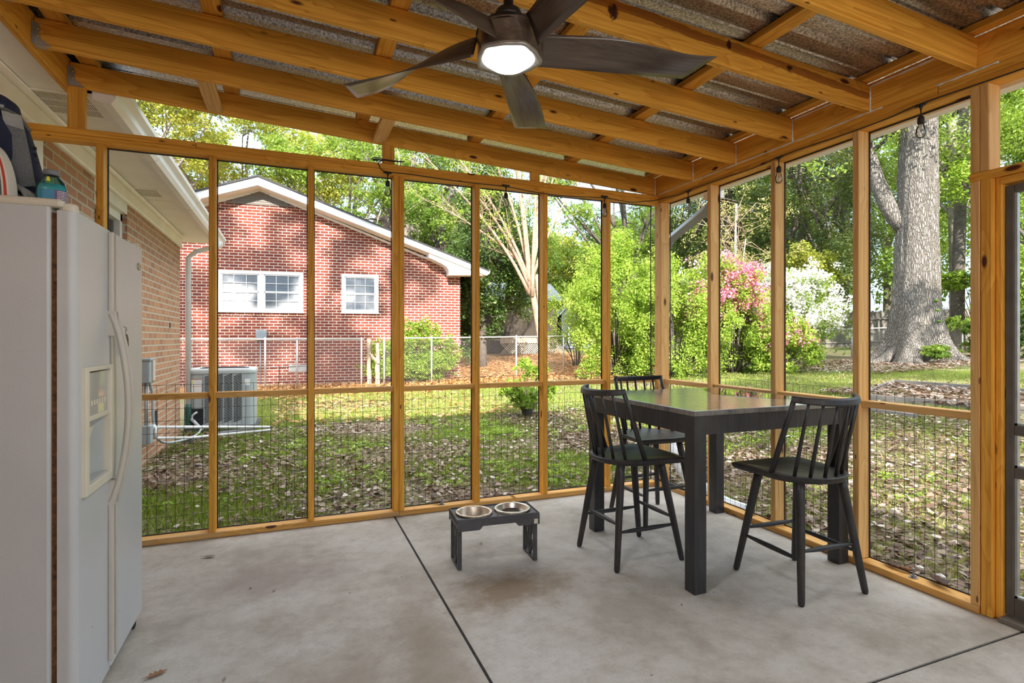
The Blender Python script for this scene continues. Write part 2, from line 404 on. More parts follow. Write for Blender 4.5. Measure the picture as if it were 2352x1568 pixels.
M['lf_yellow'] = mk_leaf('leaf_yellow_green', [(0, (.16, .19, .03)), (.5, (.38, .40, .07)), (.9, (.60, .56, .14)), (1, (.7, .34, .08))])
M['lf_mid'] = mk_leaf('leaf_mid_green', [(0, (.05, .10, .02)), (.5, (.14, .25, .04)), (1, (.34, .45, .08))])
M['lf_bright'] = mk_leaf('leaf_bright_green', [(0, (.10, .19, .02)), (.5, (.30, .46, .06)), (1, (.58, .68, .16))])
M['lf_dark'] = mk_leaf('leaf_dark_green', [(0, (.018, .045, .012)), (.5, (.05, .11, .022)), (1, (.16, .26, .05))], .25, .6)
M['lf_conifer'] = mk_leaf('leaf_conifer', [(0, (.025, .05, .02)), (.6, (.09, .14, .045)), (.97, (.24, .28, .09)), (1, (.45, .10, .05))], .25)
M['lf_tan'] = mk_leaf('leaf_spring_tan', [(0, (.20, .17, .07)), (.5, (.42, .38, .16)), (1, (.60, .56, .28))])
M['pink'] = mk_leaf('pink_blossom', [(0, (.62, .12, .26)), (.5, (.80, .30, .44)), (1, (.88, .60, .66))], .35, .2, (.9, .4, .5))
M['whitefl'] = mk_leaf('white_blossom', [(0, (.74, .72, .68)), (1, (.95, .95, .93))], .3, .2, (.9, .9, .9))
M['redfl'] = mk_leaf('red_blossom', [(0, (.6, .04, .03)), (1, (.8, .1, .06))], .3, .2, (.8, .1, .05))
M['litter'] = mk_leaf('dry_leaf', [(0, (.045, .028, .02)), (.35, (.13, .075, .05)), (.65, (.22, .15, .11)), (.88, (.33, .26, .21)), (1, (.52, .48, .44))], .12, .25, (.5, .25, .1))
M['litter_or'] = mk_leaf('orange_dry_leaf', [(0, (.30, .14, .05)), (.5, (.52, .27, .10)), (1, (.72, .50, .26))], .15, .2, (.6, .3, .1))
M['grass'] = mk_leaf('grass_blade', [(0, (.07, .14, .02)), (.5, (.16, .28, .04)), (.85, (.36, .40, .10)), (1, (.55, .48, .24))], .35, .2)
def mk_ground():
    m, nt, out = newmat('yard_ground'); g = NT(nt); o = g.obj()
    a = g.noise(o, .55, 5, .65); b = g.noise(o, 6, 5, .7); f = g.noise(o, 45, 3, .7)
    c = g.ramp(f, [(.3, (.10, .075, .05)), (.5, (.24, .19, .13)), (.7, (.36, .30, .22))])
    gr = g.ramp(b, [(.3, (.08, .13, .03)), (.5, (.17, .20, .07)), (.7, (.27, .25, .13))])
    s = g.n('ShaderNodeSeparateXYZ'); g.l(o, s.inputs[0])
    ed = g.math('ADD', g.math('MULTIPLY', s.outputs[1], .22), g.math('LESS_THAN', s.outputs[0], 3.0)); ed = g.math('MINIMUM', g.math('MAXIMUM', ed, .12), 1.0)   # worn bare earth beside the right wall
    c = g.mix(g.math('MULTIPLY', ed, g.ramp(a, [(.42, (0, 0, 0)), (.6, (.9, .9, .9))])), c, gr)
    # pine straw bed along and behind the chain link fence
    st = g.ramp(g.math('ADD', s.outputs[1], g.math('MULTIPLY', a, 2.0)), [(0, (0, 0, 0)), (1, (1, 1, 1))])
    k = g.math('SUBTRACT', g.math('ADD', s.outputs[1], g.math('MULTIPLY', b, 3.0)), 16.2)
    k = g.math('MINIMUM', g.math('MAXIMUM', k, 0.0), 1.0)
    k = g.math('MULTIPLY', k, g.math('LESS_THAN', s.outputs[0], 13.0))
    straw = g.ramp(f, [(.3, (.28, .13, .05)), (.7, (.60, .34, .16))])
    c = g.mix(k, c, straw)
    g.bsdf(out, c, .95, 0, g.bump(f, .6, .02), .1); return m
M['ground'] = mk_ground()
def mk_glass(name, col=(1, 1, 1), f=.12, rough=.02):
    m, nt, out = newmat(name); g = NT(nt)
    t = g.n('ShaderNodeBsdfTransparent'); t.inputs[0].default_value = (*col, 1)
    gl = g.n('ShaderNodeBsdfGlossy'); gl.inputs['Roughness'].default_value = rough
    fr = g.n('ShaderNodeFresnel'); fr.inputs[0].default_value = 1.45
    mx = g.n('ShaderNodeMixShader'); g.l(g.math('ADD', fr.outputs[0], f), mx.inputs[0])
    g.l(t.outputs[0], mx.inputs[1]); g.l(gl.outputs[0], mx.inputs[2]); g.l(mx.outputs[0], out.inputs[0]); return m
M['glass'] = mk_glass('clear_glass', (.93, .95, .95), .10)
M['pane'] = mk_glass('window_pane', (.95, .97, 1.0), .02)
M['bottle'] = mk_glass('teal_bottle', (.45, .90, .95), .10, .08)
def mk_liquid():
    m, nt, out = newmat('teal_liquid'); g = NT(nt); o = g.obj()
    c = g.ramp(g.noise(o, 8, 2), [(.3, (.10, .60, .66)), (.7, (.22, .75, .78))]); g.bsdf(out, c, .15); return m
M['liquid'] = mk_liquid()
def mk_water():
    m, nt, out = newmat('still_water'); g = NT(nt); o = g.obj()
    g.bsdf(out, g.ramp(g.noise(o, 3, 2), [(0, (.02, .02, .022)), (1, (.03, .03, .032))]), .03, 0, None, 1.0); return m
M['water'] = mk_water()
def mk_lamp():
    m, nt, out = newmat('lit_diffuser'); g = NT(nt)
    em = g.n('ShaderNodeEmission'); em.inputs[0].default_value = (.97, .98, 1, 1); em.inputs[1].default_value = 7
    g.l(em.outputs[0], out.inputs[0]); return m
M['lamp'] = mk_lamp()

# ------------------------------------------------------------------ boards
def chamfer(h, w, c=.0035):
    return [(-w+c,-h),(w-c,-h),(w,-h+c),(w,h-c),(w-c,h),(-w+c,h),(-w,h-c),(-w,-h+c)]
def board(name, a, b, w, h, mat, parent=None, up=(0,0,1), c=.0035):
    """board from a to b (centre line), w across (along side), h along up"""
    a = Vector(a); b = Vector(b); L = (b - a).length; x = (b - a).normalized(); up = Vector(up)
    y = up.cross(x).normalized(); z = x.cross(y)
    Mx = Matrix(((x.x, y.x, z.x, (a.x+b.x)/2), (x.y, y.y, z.y, (a.y+b.y)/2), (x.z, y.z, z.z, (a.z+b.z)/2), (0,0,0,1)))
    m = MB(); m.prism(chamfer(h/2, w/2, c), -L/2, L/2, ax=0)
    o = m.build(name, mat)
    if parent: o.parent = parent
    o.matrix_world = Mx
    return o
# ================================================================== THE PORCH
XB, YA = 2.965, 3.995                       # inner faces of the two screen walls
SL = .0597                                  # roof slope
def rz_(x): return 2.538 + (XB - x) * SL    # underside of the rafters
# floor slab with two saw cut joints
m = MB()
for x0, x1 in ((-1.5, .6855), (.6985, 3.10)):
    for y0, y1 in ((-2.2, 1.407), (1.420, 4.12)):
        m.box((x0, y0, -.12), (x1, y1, 0))
tag(m.build('floor', M['concrete']), kind='structure')
m = MB(); m.box((.6855, -2.19, -.11), (.6985, 4.11, -.006)); m.box((-1.49, 1.407, -.11), (3.09, 1.420, -.006))
tag(m.build('trim_1', plain('joint_dirt', (.035, .035, .038), .95, var=.5, scale=60)), kind='structure')
# wall_left: the brick house wall, with a window opening, and white trim near the porch end
hl = empty('wall_left', (0, 0, 0), kind='structure')
m = MB()
XW = -1.5
m.box((XW-.25, 4.42, -.3), (XW, 5.50, 2.784)); m.box((XW-.25, 6.48, -.3), (XW, 9.28, 2.784)); m.box((XW-.25, 5.50, 2.62), (XW-.02, 6.48, 2.784))
m.box((XW-.25, 5.50, -.3), (XW, 6.48, .95)); m.box((XW-6, 9.03, -.3), (XW-.25, 9.28, 2.784))
m.box((XW-.25, -2.2, -.3), (XW, 4.20, 2.784))
m.build('brickwork', M['brick_own'], hl)
m = MB(); m.bbox((XW-.12, 4.20, -.1), (XW+.025, 4.42, 2.62), .01); m.build('corner_trim', M['trim_white'], hl)
m = MB(); m.box((XW-.02, -2.2, 2.60), (XW+.02, 9.30, 2.79)); m.tube([(XW+.035, -2.2, 2.755), (XW+.035, 9.3, 2.755)], .022, 8); m.tube([(XW+.02, -2.2, 2.615), (XW+.02, 9.3, 2.615)], .012, 6)
m.build('frieze_board', M['soffit'], hl)
w1 = empty('window_1', (XW, 5.99, 1.7), kind='structure')
m = MB()
for (y0, y1, z0, z1) in ((-.49, -.42, -.75, .80), (.42, .49, -.75, .80), (-.49, .49, .72, .92), (-.49, .49, -.75, -.68), (-.42, .42, -.02, .03)):
    m.bbox((-.12, y0, z0), (-.04, y1, z1), .006)
m.box((-.14, -.49, .80), (-.0, .49, .92))
m.build('window_frame', M['white'], w1)
m = MB(); m.box((-.10, -.42, -.68), (-.095, .42, .72)); m.build('window_pane', M['pane'], w1)
m = MB(); m.box((-.24, -.42, -.68), (-.22, .42, .72)); m.build('window_backing', plain('dim_interior', (.10, .09, .08), .8), w1)
# soffit, fascia, gutter and roof of the house
m = MB(); m.box((-2.2, -2.2, 2.785), (-1.27, 4.12, 2.80)); m.box((-2.2, 4.12, 2.785), (-1.10, 9.279, 2.80)); m.box((-1.16, 4.12, 2.765), (-1.115, 9.95, 2.80))
m.box((-1.5, 7.02, 2.781), (-1.14, 7.03, 2.785)); m.box((-7, 9.28, 2.785), (-1.1, 9.95, 2.80))
tag(m.build('ceiling_1', M['soffit']), kind='structure')
m = MB()
for x0, y0, y1, z0 in ((-1.06, 4.14, 9.98, 2.93), (-1.285, -4.5, 4.14, 3.002)):
    m.add([(x0,y0,z0),(x0,y1,z0),(-7.2,y1,4.9),(-7.2,y0,4.9),(x0,y0,z0-.07),(x0,y1,z0-.07),(-7.2,y1,4.8),(-7.2,y0,4.8)],
      [(0,1,2,3),(7,6,5,4),(0,4,5,1),(1,5,6,2),(2,6,7,3),(3,7,4,0)])
m.box((-1.29, -4.5, 2.80), (-1.266, 4.14, 3.0)); m.box((-1.29, 4.121, 2.80), (-1.07, 4.14, 2.93))
m.add([(-1.2,9.9,2.8),(-7.2,9.9,2.8),(-7.2,9.9,4.85),(-1.2,9.95,2.9)], [(0,1,2,3)])
m.add([(-7.2,-4.5,4.9),(-13,-4.5,2.9),(-13,9.98,2.9),(-7.2,9.98,4.9)], [(0,1,2,3)])
tag(m.build('roof_house', M['shingle']), kind='structure')
# vents set in the soffit
def soffit_vent(x, y, wx, wy, lab):
    v = empty('soffit_vent', (x, y, 2.785), 0, lab, 'vent', 'white slotted soffit vents')
    m = MB(); m.bbox((-wx/2, -wy/2, -.006), (wx/2, wy/2, 0), .002); m.build('frame', M['soffit'], v)
    m = MB(); nn = 3
    for j in range(nn):
        y0 = -wy/2 + .03 + j * (wy - .06) / nn
        k = 0; x = -wx/2 + .02
        while x < wx/2 - .02: m.box((x, y0, -.0075), (x + .006, y0 + (wy-.06)/nn - .018, -.0055)); x += .0135
    m.build('slot', bpy.data.materials.get('slot_shadow') or plain('slot_shadow', (.36, .32, .27), .8), v)
soffit_vent(-1.335, 4.36, .34, .42, 'slotted white vent in the soffit nearest the porch, behind the short upright block')
soffit_vent(-1.36, 6.70, .22, .36, 'small slotted white vent in the soffit beyond the porch, near the gutter joint')
# gutter
gt = empty('gutter', (-1.05, 4.1, 2.8), 0, 'long white gutter along the edge of the tan brick house roof', 'gutter')
gp = [(-.075, -.06), (-.03, -.075), (.02, -.075), (.045, -.04), (.05, .0), (.085, .03), (.09, .06), (.08, .06), (.075, .03), (.04, .01), (.03, -.03), (.015, -.06), (-.03, -.06), (-.065, -.045), (-.065, .06), (-.075, .06)]
m = MB(); m.prism(gp, -.015, 5.82, ax=1); m.build('gutter_channel', M['trim_white'], gt)
for y in (1.2, 3.05):
    m = MB(); m.prism([(a*1.06, b*1.06) for a, b in gp], y, y + .02, ax=1); m.build('joint_strap', M['white'], gt)
m = MB()
m.prism([(-.075,-.06),(-.03,-.075),(.02,-.075),(.045,-.04),(.05,0),(.085,.03),(.09,.06),(-.075,.06)], 5.82, 5.83, ax=1)
m.build('end_cap', M['white'], gt)
m = MB(); m.prism([(-.075,-.06),(-.03,-.075),(.02,-.075),(.045,-.04),(.05,0),(.085,.03),(.09,.06),(-.075,.06)], -.022, -.014, ax=1); m.build('end_cap', M['trim_white'], gt)
ds = empty('downspout', (-1.42, 9.44, -.1), 0, 'white downspout running down beside the corner of the tan brick house', 'downspout')
m = MB(); m.tube([(.42,-.1,2.83),(.40,-.08,2.76),(.10,.0,2.68),(.0,.0,2.58),(0,0,.35)], .038, 10); m.build('pipe', M['pvc'], ds)
m = MB()
for k in range(14):
    m.lathe([(.045, 0), (.055, .012), (.045, .024)], 12, (0, 0, .03 + k*.024))
m.tube([(0,0,.0),(0,0,.4)], .044, 10); m.build('drain_sleeve', M['green_pipe'], ds)

# ---------------------------------------------------------------- framing
grp = 'wall studs'
def stud_A(x0, x1, label, z0=.04, z1=2.449, group=grp):
    return tag(board('wooden_stud', ((x0+x1)/2, YA+.0445, z0), ((x0+x1)/2, YA+.0445, z1), (x1-x0), .089, M['pine'], up=(0,1,0)), label, 'wall stud', group)
def stud_B(y0, y1, label, z0=.04, z1=2.449, x=XB, group=grp):
    return tag(board('wooden_stud', (x+.0445, (y0+y1)/2, z0), (x+.0445, (y0+y1)/2, z1), abs(y1-y0), .089, M['pine_pale'], up=(1,0,0)), label, 'wall stud', group)
stud_A(-1.084, -1.046, 'upright timber stud in back screen wall, rising just behind the refrigerator')
stud_A(-.487, -.449, 'upright timber stud in back wall, standing in front of the grey air conditioner')
stud_A(.109, .147, 'upright timber stud in back wall between the two windows of the red brick house')
stud_A(.685, .7225, 'doubled timber stud at the floor joint, left half beneath the first bulb')
stud_A(.7235, .761, 'doubled timber stud at the floor joint, right half of the pair')
stud_A(1.297, 1.335, 'upright timber stud in back wall directly behind the pet bowl stand')
stud_A(1.868, 1.906, 'upright timber stud in back wall, in front of the fork of the crape myrtle')
stud_A(2.452, 2.49, 'upright timber stud in back wall with a bulb hanging on it, nearest the corner post')
tag(board('corner_post', (3.0, 3.985, 0.001), (3.0, 3.985, 2.449), .089, .089, M['pine_pale'], up=(0,1,0)), 'thick square wooden corner post where both screen walls meet', 'post')
stud_B(3.345, 3.383, 'upright timber stud in right wall, first from the corner post, behind the tabletop')
stud_B(2.742, 2.78, 'upright timber stud in right wall rising behind the middle of the table')
stud_B(2.163, 2.201, 'upright timber stud in right wall just behind the right-hand stool')
stud_B(1.5765, 1.614, 'tall timber stud beside the screen door opening, left of the rounded stop', z1=2.012)
stud_B(1.5765, 1.614, 'short timber stud above the door beam, left one of the pair', z0=2.052)
stud_B(1.538, 1.5755, 'short timber stud above the door beam, right one of the pair', z0=2.052)
stud_B(.56, .60, 'timber stud on the far side of the screen door opening', z1=2.012)
# door beam, sills, plates, rails
tag(board('door_beam', (XB+.0445, 1.618, 2.032), (XB+.0445, .52, 2.032), .089, .038, M['pine']), 'flat horizontal timber above the screen door', 'beam')
def sillA(x0, x1, lab): return tag(board('sill_plate', (x0, YA+.0445, .0195), (x1, YA+.0445, .0195), .089, .037, M['pine_sill']), lab, 'sill plate', 'sill plates')
sillA(-1.45, .723, 'long floor sill of the back wall, from behind the refrigerator to the floor joint')
sillA(.725, 1.605, 'floor sill piece of the back wall behind the pet bowl stand')
sillA(1.635, 2.953, 'floor sill piece of the back wall running up to the corner post')
def sillB(y0, y1, x, lab): return tag(board('sill_plate', (x+.0445, y0, .0195), (x+.0445, y1, .0195), .089, .037, M['pine_sill']), lab, 'sill plate', 'sill plates')
sillB(3.94, 2.985, XB+.005, 'floor sill piece of the right wall from corner post to table leg')
sillB(2.975, 2.162, XB, 'floor sill piece of the right wall beneath the tabletop')
sillB(2.158, 1.578, XB-.004, 'floor sill piece of the right wall ending at the screen door')
sillB(.60, -2.2, XB, 'floor sill piece of the right wall beyond the screen door')
tag(board('top_plate', (-1.45, YA+.0445, 2.469), (3.053, YA+.0445, 2.469), .089, .0375, M['pine']), 'lower of the two stacked plates along the top of the back wall', 'top plate')
tag(board('top_plate', (-1.45, YA+.0445, 2.5075), (-.56, YA+.0445, 2.5075), .089, .0375, M['pine']), 'upper stacked plate of the back wall, short piece beside the refrigerator end', 'top plate')
tag(board('top_plate', (-.556, YA+.0445, 2.5075), (1.87, YA+.0445, 2.5075), .089, .0375, M['pine']), 'upper stacked plate of the back wall, long middle piece', 'top plate')
tag(board('top_plate', (1.874, YA+.0475, 2.505), (3.053, YA+.0475, 2.505), .089, .033, M['pine']), 'upper stacked plate of the back wall, piece meeting the corner', 'top plate')
for (y0, y1, lab) in ((3.994, 2.82, 'lower stacked plate of the right wall, piece at the corner post'), (2.816, -2.2, 'lower stacked plate of the right wall, long piece over the screen door')):
    tag(board('top_plate', (XB+.0445, y0, 2.469), (XB+.0445, y1, 2.469), .089, .0375, M['pine']), lab, 'top plate')
for (y0, y1, lab) in ((3.994, 1.755, 'upper stacked plate of the right wall, piece from the corner to the nearest bulb'), (1.751, -2.2, 'upper stacked plate of the right wall, piece with white smears over the door')):
    tag(board('top_plate', (XB+.0445, y0, 2.5075), (XB+.0445, y1, 2.5075), .089, .0375, M['pine']), lab, 'top plate')
def railA(x0, x1, lab, dz=0): tag(board('mid_rail', (x0, YA+.055, .914+dz), (x1, YA+.055, .914+dz), .066, .037, M['pine_sill']), lab, 'rail', 'waist-high rails between the studs')
railA(-1.045, -.488, 'waist rail from the refrigerator to the first clear stud, crossing the electrical conduit')
railA(-.448, .108, 'waist rail crossing in front of the right part of the air conditioner')
railA(.148, .684, 'waist rail below the small window of the red brick house', .002)
railA(.762, 1.296, 'waist rail in front of the chain link fence, right of the doubled stud')
railA(1.336, 1.867, 'waist rail crossing the little green bush in the yard', .003)
railA(1.907, 2.451, 'waist rail behind the left-hand stool', .003)
railA(2.491, 2.954, 'waist rail between the last back wall stud and the corner post', .004)
def railB(y0, y1, lab): tag(board('mid_rail', (XB+.055, y0, .912), (XB+.055, y1, .912), .066, .037, M['pine_pale']), lab, 'rail', 'waist-high rails between the studs')
railB(3.939, 3.384, 'waist rail of the right wall next to the corner post, above the far stool')
railB(3.344, 2.781, 'waist rail of the right wall hidden mostly by the tabletop edge')
railB(2.741, 2.202, 'waist rail of the right wall behind the right end of the table')
railB(2.162, 1.615, 'waist rail of the right wall between the right-hand stool and the door')
# rafters
rl = ['last rafter above the back wall, resting over the top plates', 'second rafter from the back wall, with short blocks under it', 'third rafter from the back wall, passing behind the fan blade tip',
      'fourth rafter from the back wall, running just behind the fan light', 'heavy streaked rafter with a long dark resin stain, right of the fan', 'sixth rafter, crossing the top right corner of the view',
      'seventh rafter, nearest above the camera', 'eighth rafter, right over the camera', 'rafter behind the camera, second', 'rafter behind the camera, third', 'rafter behind the camera, fourth', 'rafter against the rear wall']
RY = [4.033, 3.541, 3.088, 2.606, 2.098, 1.584, 1.08, .58]
for i, y in enumerate(RY):
    zc = lambda x: rz_(x) + .071
    tag(board('rafter', (-1.224, y+.019, zc(-1.224)), (XB-.001, y+.019, zc(XB)), .038, .142, M['pine_streak' if i == 4 else 'pine'], c=.004), rl[i], 'rafter', 'roof rafters')
# resin streak and caulk belong to their boards; ledger and rim
tag(board('ledger_board', (-1.2445, -2.2, 2.858), (-1.2445, 4.10, 2.858), .037, .19, M['pine']), 'bright ledger board fixed along the white soffit, holding the rafter ends', 'ledger')
rim = board('rim_board', (XB+.019, -2.2, 2.6065), (XB+.019, 4.09, 2.6065), .038, .158, M['pine'])
tag(rim, 'long rim board on top of the right wall, caulked white around the rafter ends', 'rim board')
m = MB(); rnd = random.Random(4)
def bead(pts, r):
    m.tube([(p[0], p[1] + rnd.uniform(-.001,.001), p[2] + rnd.uniform(-.001,.001)) for p in pts], [r * rnd.uniform(.6, 1.5) for _ in pts], 6)
def lerp(a, b, n): return [tuple(a[k] + (b[k]-a[k]) * i / n for k in range(3)) for i in range(n+1)]
bead(lerp((XB-.001, 3.98, 2.528), (XB-.001, 2.03, 2.528), 60), .004)
bead(lerp((XB-.001, 1.76, 2.528), (XB-.001, 1.50, 2.528), 14), .0045)
for y in RY[:5]: bead(lerp((XB-.002, y-.003, 2.53), (XB-.002, y-.003, 2.672), 10), .005)
bead(lerp((XB-.002, 2.09, 2.667), (XB-.002, 1.62, 2.667), 20), .005); bead(lerp((XB-.002, 2.59, 2.667), (XB-.002, 2.30, 2.667), 12), .005)
cb = m.build('caulk_bead', M['caulk']); cb.parent = rim; cb.matrix_parent_inverse = rim.matrix_world.inverted()
cb['label'] = 'rough white caulk bead'
# purlins over the rafters
pl = ['flat purlin over the rafters beside the ledger', 'flat purlin over the rafters, first clear one from the ledger', 'flat purlin over the rafters, left of the fan', 'flat purlin over the rafters, passing behind the fan light', 'flat purlin over the rafters, in the bays right of the fan', 'flat purlin lying along the rim board']
for i, x in enumerate((-1.13, -.36, .475, 1.31, 2.15, 2.935)):
    w = .089 if i < 5 else .058
    z = rz_(x) + .143 + .019 + .004
    tag(board('purlin', (x, -2.2, z), (x, 4.11, z), w, .037, M['pine']), pl[i], 'purlin', 'roof purlins')
# blocks between the two last rafters and cripples
for x, lab in ((-.455, 'short flat block between the last two rafters, nearer the ledger'), (.585, 'short flat block between the last two rafters, left above the first bulb')):
    z = rz_(x) + .0195
    tag(board('blocking', (x, 3.582, z), (x, 4.03, z), .089, .037, M['pine_pale']), lab, 'block')
for x0, x1, lab in ((-1.233, -1.145, 'short upright block between ledger corner and top plate'), (.611, .697, 'short upright block on the top plate above the doubled stud'), (1.775, 1.85, 'tiny upright block on the top plate, nearest the corner')):
    z1 = rz_((x0+x1)/2) - .004
    if z1 - 2.528 > .02:
        tag(board('cripple_block', ((x0+x1)/2, YA+.02+.03, 2.528), ((x0+x1)/2, YA+.02+.03, z1), (x1-x0), .038, M['pine'], up=(0,1,0)), lab, 'block')
# metal roof sheets (ribs run down the slope)
m = MB(); prof = []
y = -2.35
while y < 4.30:
    prof += [(y, 0), (y+.072, 0), (y+.082, .006), (y+.092, 0), (y+.15, 0), (y+.168, .026), (y+.198, .026), (y+.216, 0)]; y += .2285
P = []
for x in (-1.30, .4, .401, 2.0, 3.16):
    z = rz_(x) + .143 + .0415
    P.append([(x, a, z + b + (.0015 if x < .4005 else 0)) for a, b in prof])
m.grid(P, smooth=False)
o = m.build('ceiling', M['roofmetal']); tag(o, kind='structure')
so = o.modifiers.new('s', 'SOLIDIFY'); so.thickness = .0012; so.offset = 1
# joist hangers
hp = [(-1.224, 'lower'), (0, '')]
for i, y in enumerate(RY[:3]):
    h = empty('joist_hanger', (-1.224, y+.019, rz_(-1.224)), 0, ['galvanised joist hanger holding the last rafter at the ledger end', 'galvanised joist hanger holding the second rafter at the ledger', 'galvanised joist hanger holding the third rafter at the ledger'][i], 'joist hanger', 'joist hangers on the ledger')
    m = MB()
    side = [(.0, .0), (.075, 0), (.03, .035), (.03, .05), (.024, .055), (.024, .07), (.03, .075), (.03, .09), (.024, .095), (.024, .11), (.0, .115)]
    m.prism(side, -.0215, -.020, ax=1); m.prism(side, .020, .0215, ax=1)
    m.box((0, -.0215, -.003), (.075, .0215, -.0005))
    m.box((.0, -.045, .0), (.002, -.020, .115)); m.box((.0, .020, .0), (.002, .045, .115))
    m.build('bracket', M['galv'], h)
    for zz in (.045, .083):
        m = MB(); m.lathe([(0, .0), (.006, 0), (.006, .004), (0, .006)], 8, M=Matrix.Translation((.018, -.0215, zz)) @ Matrix.Rotation(PI/2, 4, 'X'))
        m.build('nail_head', bpy.data.materials.get('brass_nail') or plain('brass_nail', (.7, .5, .1), .4, .8), h)
# black screen splines along stud edges
sw = MB()
for x0, x1 in ((-1.046, -.487), (-.449, .109), (.147, .685), (.761, 1.297), (1.335, 1.868), (1.906, 2.452), (2.49, 2.955)):
    for x in (x0+.004, x1-.004): sw.box((x-.003, YA+.082, .04), (x+.003, YA+.088, 2.45))
    sw.box((x0, YA+.082, 2.441), (x1, YA+.088, 2.449)); sw.box((x0, YA+.082, .038), (x1, YA+.088, .044))
o = sw.build('screen_spline', M['screen_edge']); tag(o, 'thin black screen spline framing the openings of the back wall', 'screen spline')
sw = MB()
for y0, y1 in ((3.383, 3.94), (2.78, 3.345), (2.201, 2.742), (1.614, 2.163)):
    for y in (y0+.004, y1-.004): sw.box((XB+.082, y-.003, .04), (XB+.088, y+.003, 2.45))
    sw.box((XB+.082, y0, 2.441), (XB+.088, y1, 2.449)); sw.box((XB+.082, y0, .038), (XB+.088, y1, .044))
o = sw.build('screen_spline', M['screen_edge']); tag(o, 'thin black screen spline framing the openings of the right wall', 'screen spline')
# welded wire guards outside
def wires(a, b, normal_x, lab):
    m = MB(); r = .00125; z0, z1 = .02, .982; rn = random.Random(3)
    n = int((b - a) / .0508)
    for i in range(n+1):
        t = a + i * .0508; p = []
        for k in range(7):
            w = rn.uniform(-.0022, .0022); z = z0 + (z1 - z0) * k / 6
            p.append((XB+.097, t + w, z) if normal_x else (t + w, YA+.097, z))
        m.tube(p, r, 4, False)
    z = z1
    while z > z0:
        p = []; k = 0; t = a
        while t < b + .2:
            tt = min(t, b); w = rn.uniform(-.002, .002)
            p.append((XB+.0995, tt, z + w) if normal_x else (tt, YA+.0995, z + w)); t += .22
        m.tube(p, r, 4, False); z -= .0765
    tag(m.build('wire_mesh', M['wire']), lab, 'wire mesh')
wires(-1.45, 3.06, False, 'black welded wire mesh along the lower half of the back wall')
wires(1.62, 4.09, True, 'black welded wire mesh along the lower half of the right wall')
# lag bolts in the sills
for (x, y, lab) in ((1.051, YA+.045, 'bolt standing up from the sill behind the pet bowl stand'), (XB+.04, 1.893, 'bolt standing up from the sill between the right-hand stool and the door')):
    m = MB(); m.lathe([(0, 0), (.021, 0), (.021, .003), (.012, .003), (.012, .013), (.006, .014), (.006, .048), (0, .049)], 12, (x, y, .038), smooth=False)
    tag(m.build('anchor_bolt', M['bolt']), lab, 'bolt', 'sill anchor bolts')
# rafter tails, outer eave and gutter outside the right wall
for i, y in enumerate(RY[:7]):
    if i in (0,): continue
    m = MB(); m.prism([(XB+.0385, 2.5275), (XB+.16, 2.52), (XB+.17, 2.56), (XB+.17, 2.64), (XB+.0385, 2.65)], y, y+.038, ax=1)
    tag(m.build('rafter_tail', M['pine_pale']), ['', 'rafter tail outside the right wall, nearest the corner', 'rafter tail outside, second from the corner', 'rafter tail outside, third from the corner', 'rafter tail outside above the stud behind the right-hand stool', 'rafter tail outside above the screen door', 'rafter tail outside, beyond the door', 'rafter tail outside, further beyond the door', 'last rafter tail outside beside the camera'][i], 'rafter tail', 'rafter tails')
g2 = empty('gutter', (3.15, 0, 2.468), 0, 'white gutter outside along the porch eave above the right wall', 'gutter')
m = MB(); m.prism([(0,0),(.07,0),(.1,.03),(.105,.09),(.095,.09),(.09,.035),(.066,.01),(.008,.01),(.008,.1),(0,.1)], -2.3, 4.16, ax=1); m.build('gutter_channel', M['trim_white'], g2)
d2 = empty('downspout', (3.2, 4.2, -.1), 0, 'grey downspout slanting back from the porch gutter behind the corner post', 'downspout')
m = MB(); m.tube([(.02,-.60,2.60),(.02,-.58,2.50),(.03,-.52,2.46),(.16,.12,2.33),(.20,.26,2.22),(.20,.28,.45)], .045, 4, True, False)
m.build('pipe', M['box_grey'], d2)
m = MB(); m.bbox((-.03,-.66,2.52), (.08,-.54,2.62), .006); m.build('outlet', M['trim_white'], d2)
# corrugated drain hose lying outside the right wall
pts = [(3.40, 4.48, .50), (3.38, 4.40, .36), (3.34, 4.20, .17), (3.32, 4.0, .03), (3.30, 3.82, -.025), (3.22, 3.62, -.03), (3.17, 3.40, -.035), (3.19, 3.22, -.04)]
def smooth(pts, n=8):
    out = []; P = [Vector(p) for p in pts]
    for i in range(len(P)-1):
        p0 = P[max(0,i-1)]; p1 = P[i]; p2 = P[i+1]; p3 = P[min(len(P)-1,i+2)]
        for k in range(n):
            t = k / n
            out.append(.5*((2*p1)+(p2-p0)*t+(2*p0-5*p1+4*p2-p3)*t*t+(3*p1-3*p2+p3-p0)*t**3))
    return out + [P[-1]]
sp_ = smooth(pts, 14)
m = MB(); m.tube(sp_, [.062 + (.008 if i % 2 else 0) for i in range(len(sp_))], 14)
tag(m.build('drain_hose', M['duct']), 'pale ribbed drain hose curving along the ground outside the right wall', 'hose')

